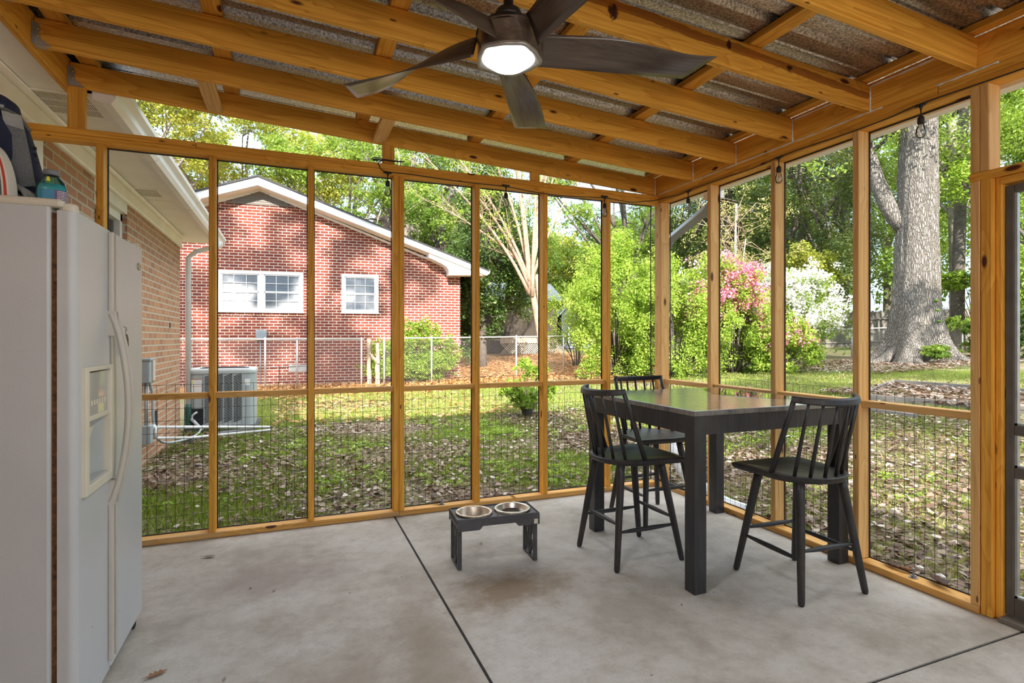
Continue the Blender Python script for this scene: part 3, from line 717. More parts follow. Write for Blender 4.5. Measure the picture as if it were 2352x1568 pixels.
# ---------------------------------------------------------------- screen door and its frame
fr = empty('door_1', (XB, 1.06, 0), 0, kind='structure')
def fb(name, a, b, w, h, mat, up=(0,0,1)):
    o = board(name, a, b, w, h, mat, up=up); o.parent = fr; o.matrix_parent_inverse = Matrix.Translation((-XB, -1.06, 0)); return o
fb('door_stop', (XB+.055, 1.552, .004), (XB+.055, 1.552, 2.012), .045, .10, M['pine'], (1,0,0))
fb('door_jamb', (XB+.085, 1.516, .004), (XB+.085, 1.516, 2.012), .026, .11, M['pine'], (1,0,0))
fb('door_jamb', (XB+.085, .63, .004), (XB+.085, .63, 2.012), .05, .11, M['pine'], (1,0,0))
fb('door_head', (XB+.075, 1.502, 1.995), (XB+.075, .656, 1.995), .11, .033, M['pine'])
fb('threshold', (XB+.05, 1.50, .012), (XB+.05, .66, .012), .10, .022, M['grey_wood'])
dr = empty('screen_door', (XB+.065, 1.08, 0), 0, 'dark framed screen door at the right edge with two middle bars', 'door')
def db(name, y0, y1, z0, z1, mat, x0=-.016, x1=.016):
    m = MB(); m.bbox((x0, y0-1.08, z0), (x1, y1-1.08, z1), .004); return m.build(name, mat, dr)
dm = plain('weathered_door', (.115, .105, .09), .6, var=.2, scale=8)
db('stile', 1.468, 1.500, .03, 1.972, dm); db('stile', .66, .70, .03, 1.972, dm)
db('rail', .70, 1.468, 1.935, 1.972, dm); db('rail', .70, 1.468, .845, .89, dm); db('rail', .70, 1.468, .652, .70, dm); db('rail', .70, 1.468, .03, .115, dm)
m = MB()
for z0, z1 in ((.115, .652), (.70, .845), (.89, 1.935)):
    for y0, y1 in ((1.458, 1.468), (.70, .71)): m.box((-.01, y0-1.08, z0), (.01, y1-1.08, z1))
    m.box((-.01, .70-1.08, z0), (.01, 1.468-1.08, z0+.01))
m.build('screen_bead', M['galv'], dr)
m = MB(); r = .0012
for k in range(15):
    y = .72 + k * .0508
    m.tube([(.012, y-1.08, .1), (.012, y-1.08+rnd.uniform(-.003,.003), .4), (.012, y-1.08, .95)], r, 4, False)
for k in range(12): m.tube([(.013, .70-1.08, .12+k*.0762), (.013, 1.468-1.08, .12+k*.0762)], r, 4, False)
m.build('wire_guard', M['wire'], dr)
# rear wall behind the camera closes the porch on that side
tag((lambda m: (m.box((-1.5, -2.35, -.1), (3.05, -2.2, 3.10)), m.build('wall_rear', M['rearwall']))[1])(MB()), kind='structure')

# globe fill lamps, added unseen behind the camera to brighten the porch
for i, (x, y, z) in enumerate(FILL_LAMPS):
    g = empty('wall_lamp', (x, y, z), 0, ['opal globe wall lamp on the rear wall behind the camera, left', 'opal globe wall lamp on the rear wall behind the camera, right'][i], 'wall lamp', 'globe lamps on the rear wall')
    m = MB(); m.lathe([(0, -.16), (.06, -.16), (.06, -.12), (.02, -.11), (.02, -.02), (0, -.02)], 20, M=Matrix.Rotation(PI/2, 4, 'X') @ Matrix.Translation((0, 0, .0))); m.build('bracket', M['galv'], g)
    m = MB(); m.lathe([(.10*math.sin(a), -.10*math.cos(a)) for a in [PI*k/12 for k in range(13)]], 24); m.build('globe', M['lamp'], g)
    L = bpy.data.lights.new('wall_lamp_light', 'POINT'); L.energy = LAMP_W; L.shadow_soft_size = .13; L.color = (1, .97, .92)
    o = bpy.data.objects.new('wall_lamp_light', L); COL.objects.link(o); o.parent = g; o.location = (0, .24, 0)

# ================================================================== CEILING FAN
fan = empty('ceiling_fan', (.667, 1.70, 2.2), 0, 'dark walnut five-blade ceiling fan with a lit round light', 'ceiling fan')
m = MB(); n5 = 5; a0 = math.radians(-12)
def star(r0, r1, k, n=100):
    out = []
    for i in range(n):
        a = 2*PI*i/n; c = .5 + .5 * math.cos(5 * (a - a0))
        out.append((a, r0 + (r1 - r0) * c ** k))
    return out
st0 = star(.101, .112, 3); P = []
for (s, z) in ((.86, .0), (1.0, -.004), (1.02, .004), (.98, .012)):
    P.append([(r * s * math.cos(a), r * s * math.sin(a), z) for a, r in st0])
P = [[P[i][j] for i in range(len(P))] for j in range(len(st0))]
m.grid(P, closed_u=True)
m.lathe([(.084, .012), (.088, -.001), (.100, .002)], 48); rg = m.build('trim_ring', M['ring'], fan)
m = MB(); prof = [(0, -.034), (.03, -.031), (.055, -.023), (.072, -.011), (.082, .002), (.0845, .012)]
m.lathe(prof, 48); m.build('light_diffuser', M['lamp'], fan)
# motor housing: wall that joins the blade roots, then the dome
m = MB(); P = []
for (z, k, r0, r1) in ((.008, 4.0, .097, .115), (.035, 2.0, .097, .112), (.065, 1.2, .101, .110), (.088, 1, .105, .110)):
    P.append([(r * math.cos(a), r * math.sin(a), z) for a, r in star(r0, r1, k)])
P = [[P[i][j] for i in range(len(P))] for j in range(100)]
m.grid(P, closed_u=True); m.build('motor_housing', M['fan_body'], fan)
m = MB(); m.lathe([(.107, .080), (.102, .092), (.090, .108), (.068, .120), (.044, .125), (.040, .128), (.047, .132), (.047, .144), (.040, .160), (.028, .168), (.0165, .171), (.0165, .50)], 32)
m.build('motor_cap', plain('dark_bronze', (.035, .028, .025), .4, .5), fan)
m = MB(); m.lathe([(.0155, .45), (.0155, .56)], 16); m.lathe([(.012, .52), (.05, .525), (.062, .56), (.062, .60), (0, .60)], 24); m.box((-.07, -.12, .60), (.07, .40, .64)); m.build('canopy', bpy.data.materials['dark_bronze'], fan)
def smst(t): t = max(0, min(1, t)); return t*t*(3-2*t)
for b in range(5):
    an = a0 + b * 2 * PI / 5; m = MB(); rings = []
    NR, NC = 26, 7; th = .005
    for i in range(NR):
        t = i / (NR - 1)
        row = []
        tw = math.radians(64 - 58 * smst(t * 1.12))
        ch = .100 + .040 * smst(t)
        for side in (1, -1):
            for j in (range(NC) if side == 1 else range(NC-1, -1, -1)):
                s = -.5 + j / (NC - 1)                   # -.5 low (ccw) edge ... .5 high (cw) edge
                R0 = .105; R1 = .665 + .05 * s * 1.2 + .012
                r = R0 + (R1 - R0) * t
                cc = s * ch
                y = -(cc) * math.cos(tw) + .030 * (1 - smst(t*1.3)) ; z = .0 + (cc + ch * .5) * math.sin(tw) + .012 * math.cos(PI * s) * (1 - t) + .010 + .012 * t
                nz = math.cos(tw) * th * side * .5; ny = math.sin(tw) * th * side * .5
                if abs(s) > .49: nz *= .3; ny *= .3
                row.append((r, y + ny, z + nz))
        rings.append(row)
    vs = [Vector(p) for r_ in rings for p in r_]
    k = 2*NC; fs = []
    for i in range(NR-1):
        for j in range(k): fs.append((i*k+j, i*k+(j+1) % k, (i+1)*k+(j+1) % k, (i+1)*k+j))
    fs.append(tuple(range(k))); fs.append(tuple((NR-1)*k+j for j in range(k)))
    m.add(vs, fs, True)
    bo = m.build('fan_blade', M['fan_body'], fan); bo.rotation_euler = (0, 0, an)
ld = bpy.data.lights.new('fan_light', 'AREA'); ld.shape = 'DISK'; ld.size = .15; ld.energy = 13; ld.color = (.95, .97, 1)
lo = bpy.data.objects.new('fan_light', ld); COL.objects.link(lo); lo.parent = fan; lo.location = (0, 0, -.022)

# ================================================================== STRING LIGHTS
sl = empty('string_light', (.64, YA-.02, 2.46), 0, 'black string light cord with clear bulbs draped along both top plates', 'string light')
def loc_mesh(m, name, mat, parent, off):
    for i in range(len(m.v)): m.v[i] = (m.v[i][0]-off[0], m.v[i][1]-off[1], m.v[i][2]-off[2])
    return m.build(name, mat, parent)
off = (.64, YA-.02, 2.46); yc = YA - .012; xc = XB - .012
cord = [(.70, YA+.02, 2.555), (.60, YA-.0, 2.55), (.545, yc, 2.545), (.55, yc, 2.535), (.62, yc, 2.548), (.578, yc, 2.528), (.582, yc, 2.50), (.60, yc, 2.475), (.64, yc, 2.465), (.80, yc, 2.466), (1.0, yc, 2.458), (1.25, yc, 2.452), (1.543, yc, 2.452), (1.75, yc, 2.436), (2.0, yc, 2.428), (2.2, yc, 2.436), (2.423, yc, 2.448), (2.55, yc, 2.442), (2.68, yc, 2.436), (2.80, yc, 2.452), (2.93, yc, 2.475), (xc, 3.93, 2.478), (xc, 3.8, 2.468), (xc, 3.69, 2.458), (xc, 3.585, 2.466), (xc, 3.4, 2.464), (xc, 3.2, 2.46), (xc, 3.0, 2.452), (xc, 2.85, 2.452), (xc, 2.70, 2.462), (xc, 2.5, 2.462), (xc, 2.25, 2.452), (xc, 2.0, 2.452), (xc, 1.825, 2.464), (xc, 1.6, 2.458), (xc, 1.3, 2.45), (xc, .95, 2.462), (xc, .4, 2.45), (xc, .1, 2.462)]
m = MB(); m.tube(smooth(cord, 5), .0032, 6); loc_mesh(m, 'cord', M['rubber'], sl, off)
m = MB(); m.tube(smooth([(.70, YA+.02, 2.556), (.66, YA-.01, 2.549), (.72, yc, 2.546), (.76, yc, 2.552), (.70, YA, 2.553), (.62, yc, 2.551), (.56, yc, 2.557), (.53, yc, 2.549), (.555, yc, 2.539), (.60, yc, 2.546)], 5), .0032, 6); loc_mesh(m, 'cord', M['rubber'], sl, off)
for (x, y, along) in ((.64, yc, 0), (1.543, yc, 0), (2.423, yc, 0), (xc, 3.585, 1), (xc, 2.70, 1), (xc, 1.825, 1), (xc, .95, 1)):
    z0 = 2.463
    m = MB()
    dx, dy = (0, 1) if along else (1, 0)
    m.tube([(x-dx*.03, y-dy*.03, z0), (x-dx*.018, y-dy*.018, z0-.004), (x, y, z0-.006), (x+dx*.018, y+dy*.018, z0-.004), (x+dx*.03, y+dy*.03, z0)], [.005, .008, .010, .008, .005], 8)
    m.tube([(x, y, z0-.004), (x, y, z0-.03)], [.011, .004], 8); m.tube([(x, y, z0-.03), (x, y, z0-.062)], .0032, 6)
    m.lathe([(.004, -.058), (.009, -.062), (.015, -.07), (.016, -.098), (.0135, -.10), (0, -.10)], 14, (x, y, z0))
    so_ = loc_mesh(m, 'socket', M['rubber'], sl, off)
    m = MB(); m.lathe([(.012, -.099), (.014, -.108), (.021, -.128), (.0235, -.145), (.021, -.16), (.012, -.171), (0, -.174)], 18, (x, y, z0))
    loc_mesh(m, 'bulb', M['glass'], sl, off)
    m = MB(); m.tube([(x, y, z0-.10), (x, y, z0-.14)], .0016, 5); m.tube([(x-.006, y, z0-.125), (x, y, z0-.148), (x+.006, y, z0-.125)], .0007, 4); loc_mesh(m, 'filament', M['galv'], sl, off)

# ================================================================== TABLE
tb = empty('counter_table', (2.41, 2.742, 0), 0, 'square black counter-height table with four thick square legs', 'table')
tx0, tx1, ty0, ty1 = -.545, .545, -.525, .525; Tz = .918
m = MB(); m.bbox((tx0-.003, ty0-.003, Tz-.028), (tx1+.003, ty1+.003, Tz), .003)
m.build('tabletop', M['tabletop'], tb)
for (a0_, a1_, b0_, b1_) in ((tx0+.075, tx1-.075, ty0+.002, ty0+.022), (tx0+.075, tx1-.075, ty1-.022, ty1-.002), (tx0+.002, tx0+.022, ty0+.075, ty1-.075), (tx1-.022, tx1-.002, ty0+.075, ty1-.075)):
    m = MB(); m.box((a0_, b0_, Tz-.122), (a1_, b1_, Tz-.028)); m.build('apron', M['table_black'], tb)
for sx in (-1, 1):
    for sy in (-1, 1):
        m = MB(); cx, cy = sx*(.545-.0375), sy*(.525-.0375)
        m.bbox((cx-.0375, cy-.0375, 0), (cx+.0375, cy+.0375, Tz-.0285), .003); m.build('leg', M['table_black'], tb)
pud = [(2.787, 3.22), (2.70, 3.12), (2.62, 3.0), (2.565, 2.895), (2.549, 2.797), (2.575, 2.70), (2.62, 2.60), (2.69, 2.51), (2.77, 2.44), (2.86, 2.41), (2.915, 2.46), (2.925, 2.6), (2.91, 2.8), (2.92, 3.0), (2.90, 3.15), (2.85, 3.22)]
m = MB(); n = len(pud); vs = [(x, y, Tz+.0002) for x, y in pud]
cxm = sum(p[0] for p in pud)/n; cym = sum(p[1] for p in pud)/n
vs += [(cxm+(x-cxm)*.97, cym+(y-cym)*.98, Tz+.0012) for x, y in pud]
m.add(vs, [(i, (i+1) % n, n+(i+1) % n, n+i) for i in range(n)] + [tuple(range(n, 2*n))], False)
tag(m.build('water_puddle', M['water']), 'shallow shiny puddle of water mirroring pink blossom on the black tabletop', 'puddle')

# ================================================================== STOOLS
def make_stool():
    r = empty('spindle_stool', (0, 0, 0))
    def outline(z, inset):
        out = []
        # front edge (y+) nearly straight with pointed corners, back (y-) rounded
        n = 40
        for i in range(n):
            a = -PI/2 - PI*.5 + i/(n-1)*PI      # sweep around the back, from left to right
            x = .252*math.cos(a + 0) ; 
            out.append((.252*math.sin((i/(n-1)-.5)*PI), -.015 - .228*math.cos((i/(n-1)-.5)*PI)**.9))
        pts = [(.262, .10), (.272, .235), (.16, .252), (0, .258), (-.16, .252), (-.272, .235), (-.262, .10)]
        out += pts
        return [(x*.87*(1-inset/.24), y*.95*(1-inset/.25), z) for x, y in out]
    m = MB(); L = [outline(.563, .03), outline(.567, .012), outline(.582, .002), outline(.594, 0), outline(.598, .004), outline(.600, .03), outline(.596, .07), outline(.588, .13), outline(.584, .20)]
    n = len(L[0]); vs = [p for q in L for p in q]; fs = []
    for i in range(len(L)-1):
        for k in range(n): fs.append((i*n+k, i*n+(k+1) % n, (i+1)*n+(k+1) % n, (i+1)*n+k))
    fs.append(tuple(range(n))[::-1]); fs.append(tuple((len(L)-1)*n+k for k in range(n)))
    m.add(vs, fs, False); m.build('seat', M['black'], r)
    feet = {}
    for sx in (-1, 1):
        for sy in (-1, 1):
            top = Vector((sx*.135, -.01 + sy*.135, .572)); bot = Vector((sx*.207, sy*.222, 0.0))
            m = MB(); pts = [bot + (top-bot)*t for t in (0, .012, .03, .3, .6, .9, 1)]
            m.tube(pts, [.0115, .0145, .0165, .0185, .021, .0225, .0225], 14); m.build('leg', M['black'], r)
            feet[(sx, sy)] = (bot, top)
    def at(k, z): b, t = feet[k]; return b + (t-b)*(z/.572)
    for a, b, z in (((-1,-1),(-1,1),.205), ((1,-1),(1,1),.205), ((-1,-1),(1,-1),.245), ((-1,1),(1,1),.245)):
        p, q = at(a, z), at(b, z); m = MB()
        m.tube([p+(q-p)*t for t in (0, .08, .25, .5, .75, .92, 1)], [.0065, .008, .0115, .0135, .0115, .008, .0065], 10); m.build('stretcher', M['black'], r)
    # crest rail: bent, thicker in the middle
    def crest(t):   # t -1..1
        return Vector((.203*math.sin(t*1.28)/math.sin(1.28), -.165 - .130*(math.cos(t*1.41) - math.cos(1.41)), .972 + .013*t*t))
    m = MB(); P = []
    for i in range(31):
        t = -1 + 2*i/30; c = crest(t); d = (crest(min(1, t+.02)) - crest(max(-1, t-.02))).normalized(); nrm = Vector((d.y, -d.x, 0)).normalized()
        h = .019 - .004*abs(t); w = .011
        ring = [c + nrm*(w*ca) + Vector((0,0,1))*(h*sa) - nrm*(.25*h*sa) for ca, sa in ((1,-.6),(1,.6),(.6,1),(-.6,1),(-1,.6),(-1,-.6),(-.6,-1),(.6,-1))]
        P.append(ring)
    vs = [p for q in P for p in q]; fs = []
    for i in range(30):
        for k in range(8): fs.append((i*8+k, i*8+(k+1) % 8, (i+1)*8+(k+1) % 8, (i+1)*8+k))
    fs.append(tuple(range(8))[::-1]); fs.append(tuple(30*8+k for k in range(8)))
    m.add(vs, fs, False); m.build('crest_rail', M['black'], r)
    for s in (-1, 1):
        m = MB(); a = Vector((s*.205, -.03, .59)); b = crest(s*.965) - Vector((0,0,.004))
        m.tube([a+(b-a)*t for t in (0, .3, .7, 1)], [.0135, .0145, .0135, .0125], 12); m.build('back_post', M['black'], r)
    for i in range(6):
        u = -1 + 2*(i+.5)/6; ang = u*1.12
        a = Vector((.192*math.sin(ang), -.02 - .182*math.cos(ang), .59)); b = crest(u*.80) - Vector((0,0,.01))
        m = MB(); m.tube([a+(b-a)*t for t in (0, .3, .7, 1)], [.0085, .0095, .0085, .007], 10); m.build('spindle', M['black'], r)
    return r
s0 = make_stool(); g_ = 'black spindle-back stools around the counter table'
tag(s0, 'black spindle-back stool at the right side of the table, nearest the screen door', 'stool', g_)
s0.location = (2.483, 2.150, 0); s0.rotation_euler = (0, 0, math.radians(-3))
s1 = copy_tree(s0); s1.location = (1.874, 2.806, 0); s1.rotation_euler = (0, 0, math.radians(-89)); s1['label'] = 'black spindle-back stool at the left side of the table, nearest the pet bowls'
s2 = copy_tree(s0); s2.location = (2.42, 3.33, 0); s2.rotation_euler = (0, 0, math.radians(179)); s2['label'] = 'black spindle-back stool on the far side of the table, its rail showing above the tabletop'

# ================================================================== PET FEEDER
fa = math.radians(-4.2)
pf = empty('pet_feeder_stand', (1.094, 3.02, 0), fa, 'black plastic raised pet feeder stand on the concrete floor', 'pet feeder')
hx, hy, hz = .240, .118, .285
m = MB()
for sx_, cxx in ((-1, -.118), (1, .112)):          # deck with a round hole for each bowl
    X0, X1 = (-hx, -.003) if sx_ < 0 else (-.003, hx); K = 48; vo_ = []; vi_ = []
    for k in range(K):
        a = 2*PI*k/K; ca, sa = math.cos(a), math.sin(a)
        tx = ((X1-cxx)/ca if ca > 1e-6 else ((X0-cxx)/ca if ca < -1e-6 else 1e9)); ty = (hy/abs(sa) if abs(sa) > 1e-6 else 1e9); t = min(tx, ty)
        vo_.append((cxx+t*ca, t*sa, hz-.007)); vi_.append((cxx+.099*ca, .099*sa, hz-.007))
    m.add(vo_ + vi_ + [(x, y, z-.005) for x, y, z in vo_] + [(x, y, z-.005) for x, y, z in vi_], [(k, (k+1) % K, K+(k+1) % K, K+k) for k in range(K)] + [(2*K+k, 3*K+k, 3*K+(k+1) % K, 2*K+(k+1) % K) for k in range(K)] + [(K+k, K+(k+1) % K, 3*K+(k+1) % K, 3*K+k) for k in range(K)])
for a, b in (((-hx, -hy), (hx, -hy+.006)), ((-hx, hy-.006), (hx, hy)), ((-hx, -hy), (-hx+.006, hy)), ((hx-.006, -hy), (hx, hy))):
    m.bbox((a[0], a[1], hz-.03), (b[0], b[1], hz), .0025)
m.build('tray', M['dark_plastic'], pf)
m = MB(); ap = [(-hx, hz-.008), (-hx, hz-.066), (-hx+.125, hz-.066), (-hx+.135, hz-.058), (-hx+.145, hz-.046), (hx-.145, hz-.046), (hx-.135, hz-.058), (hx-.125, hz-.066), (hx, hz-.066), (hx, hz-.008)]
m.prism(ap, -hy-.001, -hy+.004, ax=1); m.prism(ap, hy-.004, hy+.001, ax=1)
m.box((-hx, -hy, hz-.05), (-hx+.005, hy, hz-.01)); m.box((hx-.005, -hy, hz-.05), (hx, hy, hz-.01)); m.build('apron', M['dark_plastic'], pf)
for s in (-1, 1):
    m = MB(); x0 = s*(hx-.018) - .012; x1 = x0 + .024; d = .088
    for yy in (-d, d): m.bbox((x0, yy-.008, 0), (x1, yy+.008, hz-.03), .002)
    m.box((x0, -d, 0), (x1, d, .012)); m.box((x0, -d, hz-.05), (x1, d, hz-.03))
    def bar(a, b, t=.004):
        a = Vector((0, a[0], a[1])); b = Vector((0, b[0], b[1])); dd = (b-a).normalized(); nn = Vector((0, -dd.z, dd.y))*t
        q = [a-nn, b-nn, b+nn, a+nn]; m.add([(x0+.004, p.y, p.z) for p in q] + [(x1-.004, p.y, p.z) for p in q], [(0,1,2,3),(7,6,5,4),(0,4,5,1),(1,5,6,2),(2,6,7,3),(3,7,4,0)])
    for k in ((-1), (1)):
        bar((0, .012), (k*.08, .13)); bar((k*.08, .13), (k*.03, .235)); bar((0, .012), (k*.03, .235)); bar((k*.08, .13), (k*.08, .235))
        bar((0, .16), (k*.03, .235))
    m.build('leg_frame', M['dark_plastic'], pf)
m = MB(); m.box((hx-.034, -hy-.0022, hz-.062), (hx-.012, -hy-.001, hz-.036)); st_ = m.build('sticker', M['paper'], pf)
m = MB(); m.box((hx-.031, -hy-.003, hz-.048), (hx-.022, -hy-.0022, hz-.040)); m.build('sticker_print', M['yellow'], st_)
def bowl(lx, mat, lab, fill):
    c, s = math.cos(fa), math.sin(fa)
    b = empty('pet_bowl', (1.094 + lx*c, 3.02 + lx*s, hz), 0, lab, 'bowl', 'steel pet bowls in the stand')
    m = MB(); m.lathe([(0, -.048), (.06, -.048), (.072, -.043), (.09, .002), (.094, .006), (.103, .006), (.107, .002), (.105, .000), (.095, .001), (.092, -.002), (.075, -.047), (.06, -.052), (0, -.052)], 40)
    m.build('shell', mat, b)
    if fill == 'water':
        m = MB(); m.lathe([(0, -.022), (.079, -.022)], 32); m.build('water', M['water'], b)
    else:
        m = MB(); rr = random.Random(2)
        for k in range(16):
            a = rr.uniform(0, 6.28); q = rr.uniform(0, .06)
            m.lathe([(0, 0), (.005, .001), (.004, .005), (0, .006)], 7, (q*math.cos(a), q*math.sin(a), -.048))
        m.build('kibble_crumbs', M['kibble'], b)
bowl(-.118, M['rust_steel'], 'dirty empty steel pet bowl in the left half of the stand', 'crumbs')
bowl(.112, M['steel'], 'steel pet bowl holding water in the right half of the stand', 'water')
rr = random.Random(8)
for k, (x, y, lab) in enumerate(((.885, 2.985, 'bit of dog kibble on the left rim of the feeder tray'), (1.085, 3.095, 'bit of dog kibble between the two pet bowls'), (1.092, 2.945, 'bit of dog kibble at the front between the bowls'))):
    m = MB(); m.lathe([(0, 0), (.006, .001), (.005, .005), (0, .007)], 8, (x, y, hz-.0055)); tag(m.build('kibble', M['kibble']), lab, 'kibble', 'kibble bits on the feeder tray')

# ================================================================== REFRIGERATOR
FX, FY0, FY1, FT = -.62, 2.105, 2.928, 1.68
rf = empty('refrigerator', (-1.0, 2.515, 0), 0, 'worn white side-by-side refrigerator with rust specks and bowed handles', 'refrigerator')
def fm(m, name, mat, par=None, lab=None):
    for i in range(len(m.v)): m.v[i] = (m.v[i][0]+1.0, m.v[i][1]-2.515, m.v[i][2])
    o = m.build(name, mat, par or rf)
    if lab: o['label'] = lab
    return o
m = MB(); m.bbox((-1.33, FY0-.004, .05), (FX-.066, FY1+.004, FT+.012), .008); fm(m, 'cabinet', M['fridge'])
m = MB(); m.box((FX-.066, FY0+.012, .06), (FX-.050, FY1-.012, FT-.01)); fm(m, 'door_gasket', M['gasket'], lab='rust-stained brown door gasket')
def door_poly(y0, y1, near, far):
    p = []; r = .024
    x0, x1 = FX-.050, FX
    p += [(x0, y0), ]
    if near:
        for k in range(9):
            a = -PI/2 + k/8*PI/2; p.append((x1 - r + r*math.cos(a), y0 + r + r*math.sin(a)))
    else: p += [(x1-.006, y0), (x1, y0+.006)]
    if far:
        for k in range(7):
            a = k/6*PI/2; p.append((x1 - .010 + .010*math.cos(a), y1 - .010 + .010*math.sin(a)))
    else: p += [(x1, y1-.006), (x1-.006, y1)]
    p.append((x0, y1)); return p
# freezer door with an opening for the dispenser
dY0, dY1, dZ0, dZ1 = 2.160, 2.432, .782, 1.178
m = MB()
m.prism(door_poly(FY0, 2.448, True, False), dZ1, FT-.004); m.prism(door_poly(FY0, 2.448, True, False), .065, dZ0)
p = door_poly(FY0, dY0, True, False); m.prism(p, dZ0, dZ1); m.box((FX-.05, dY1, dZ0), (FX, 2.448, dZ1))
fdo = fm(m, 'freezer_door', M['fridge'])
m = MB(); m.prism(door_poly(2.458, FY1, False, True), .065, FT-.004); rdo = fm(m, 'fridge_door', M['fridge'])
# dispenser
m = MB()
def frame_yz(m, y0, y1, z0, z1, t, x0, x1):
    for a in ((y0, y0+t, z0, z1), (y1-t, y1, z0, z1), (y0+t, y1-t, z0, z0+t), (y0+t, y1-t, z1-t*.5, z1)): m.bbox((x0, a[0], a[2]), (x1, a[1], a[3]), .003)
frame_yz(m, dY0-.012, dY1+.008, dZ0-.012, dZ1+.008, .03, FX-.045, FX+.014)
m.bbox((FX-.04, dY0+.015, 1.005), (FX+.006, dY1-.015, 1.022), .003)
dsp = fm(m, 'dispenser', M['ivory'], fdo, 'ivory dispenser surround')
m = MB(); m.box((FX-.012, dY0+.018, 1.022), (FX+.002, dY1-.018, dZ1-.012)); fm(m, 'control_panel', M['glossy'] if 'glossy' in M else plain('glossy_panel', (.52, .50, .46), .08), fdo, 'glossy grey control panel')
m = MB()
for k in range(6): m.bbox((FX+.002, 2.225+k*.028, 1.055), (FX+.004, 2.242+k*.028, 1.072), .001)
fm(m, 'button', M['ivory'], fdo)
m = MB()   # recess
P = []
for k in range(9):
    a = k/8*PI; P.append([(FX-.010 - .036*math.sin(a), dY0+.018 + (dY1-dY0-.036)*(k/8), z) for z in (dZ0+.02, 1.006)])
m.grid(P); m.box((FX-.048, dY0+.016, dZ0+.016), (FX, dY1-.016, dZ0+.022)); fm(m, 'recess', plain('recess_grey', (.50, .53, .52), .3), fdo)
m = MB(); m.prism([(FX-.042, .98), (FX-.01, .98), (FX-.03, .90), (FX-.036, .88)], 2.235, 2.30, ax=1); fm(m, 'paddle', M['ivory'], fdo)
for yy, par, s in ((2.432, fdo, -1), (2.478, rdo, 1)):
    m = MB()
    m.bbox((FX+.0, yy-.010, 1.35), (FX+.016, yy+.010, FT-.01), .004); m.bbox((FX+.0, yy-.010, .10), (FX+.016, yy+.010, .70), .004)
    pts = []
    for k in range(25):
        t = k/24; z = .68 + t*.69; b = math.sin(PI*t)**.75 if 0 < t < 1 else 0
        pts.append((FX + .008 + .052*b, yy, z))
    Pg = []
    for i, q in enumerate(pts):
        a = pts[max(0, i-1)]; c = pts[min(24, i+1)]; dx, dz = c[0]-a[0], c[2]-a[2]; L = math.hypot(dx, dz); nx, nz = dz/L, -dx/L
        w = .011; h = .0085
        Pg.append([(q[0]+nx*u, q[1]+v, q[2]+nz*u) for u, v in ((-h,-w),(h*.6,-w),(h,-w*.5),(h,w*.5),(h*.6,w),(-h,w))])
    vs = [p_ for r_ in Pg for p_ in r_]; fs = []
    for i in range(24):
        for k in range(6): fs.append((i*6+k, i*6+(k+1) % 6, (i+1)*6+(k+1) % 6, (i+1)*6+k))
    m.add(vs, fs, True)
    for zc, sg in ((1.335, -1), (.715, 1)):
        m.prism([(FX, zc-.045), (FX+.02, zc-.045) if sg == 1 else (FX+.030, zc-.045), (FX+.030, zc+.045) if sg == 1 else (FX+.02, zc+.045), (FX, zc+.045)], yy-.0105, yy+.0105, ax=1)
    fm(m, 'door_handle', M['handle'], par)
m = MB(); Rm = Matrix.Translation((FX, 2.862, 1.595)) @ Matrix.Rotation(PI/2, 4, 'Y') @ Matrix.Diagonal((1, 1.5, 1, 1))
m.lathe([(0, .003), (.011, .003), (.012, .0045), (.0155, .004), (.0165, 0)], 24, M=Rm); fm(m, 'badge', plain('badge_metal', (.45, .40, .30), .35, .6), rdo)
m = MB(); m.box((-1.2, FY0+.03, .0), (FX-.07, FY1-.03, .05)); m.box((FX-.065, FY0+.03, .012), (FX-.03, FY1-.02, .062)); fm(m, 'toe_grille', M['ivory'])
m = MB(); m.bbox((FX-.075, FY1-.05, .0), (FX-.02, FY1-.015, .03), .004); fm(m, 'leveling_foot', M['rubber'])
m = MB()   # beige top strip with hinge caps
m.bbox((-.93, FY0-.010, FT+.004), (FX-.035, FY0+.07, FT+.030), .010); fm(m, 'top_strip', M['ivory'])
m = MB(); m.lathe([(.0, .024), (.020, .024), (.024, .020), (.026, .0)], 18, (FX-.028, FY0+.028, FT-.003)); fm(m, 'hinge_cap', M['ivory']); m = MB(); m.lathe([(.0, .024), (.020, .024), (.024, .020), (.026, .0)], 18, (FX-.030, FY1-.04, FT-.003)); fm(m, 'hinge_cap', M['ivory'])
# hook with key cover hanging on the refrigerator door
hk = empty('door_hook', (FX+.004, 2.60, 1.31), 0, 'small metal hook with a corroded hanging bottle opener on the refrigerator door', 'hook')
m = MB(); m.tube(smooth([(.0, -.004, .016), (.010, -.007, .012), (.012, 0, .0), (.010, .007, .012), (.0, .004, .016), (.0, 0, .02)], 5), .0018, 6); m.tube([(0, 0, -.004), (.008, 0, -.012), (.010, 0, .004)], .0022, 6); m.build('ring', M['galv'], hk)
m = MB(); m.lathe([(0, -.012), (.009, -.014), (.016, -.03), (.017, -.06), (.010, -.072), (.012, -.085), (.008, -.098), (.0, -.102)], 14, M=Matrix.Translation((.010, .0, 0)) @ Matrix.Diagonal((.5, 1, 1, 1)))
m.build('charm', plain('corroded_brass', (.16, .12, .07), .7, .5, var=.6, scale=120, bump=.8), hk)

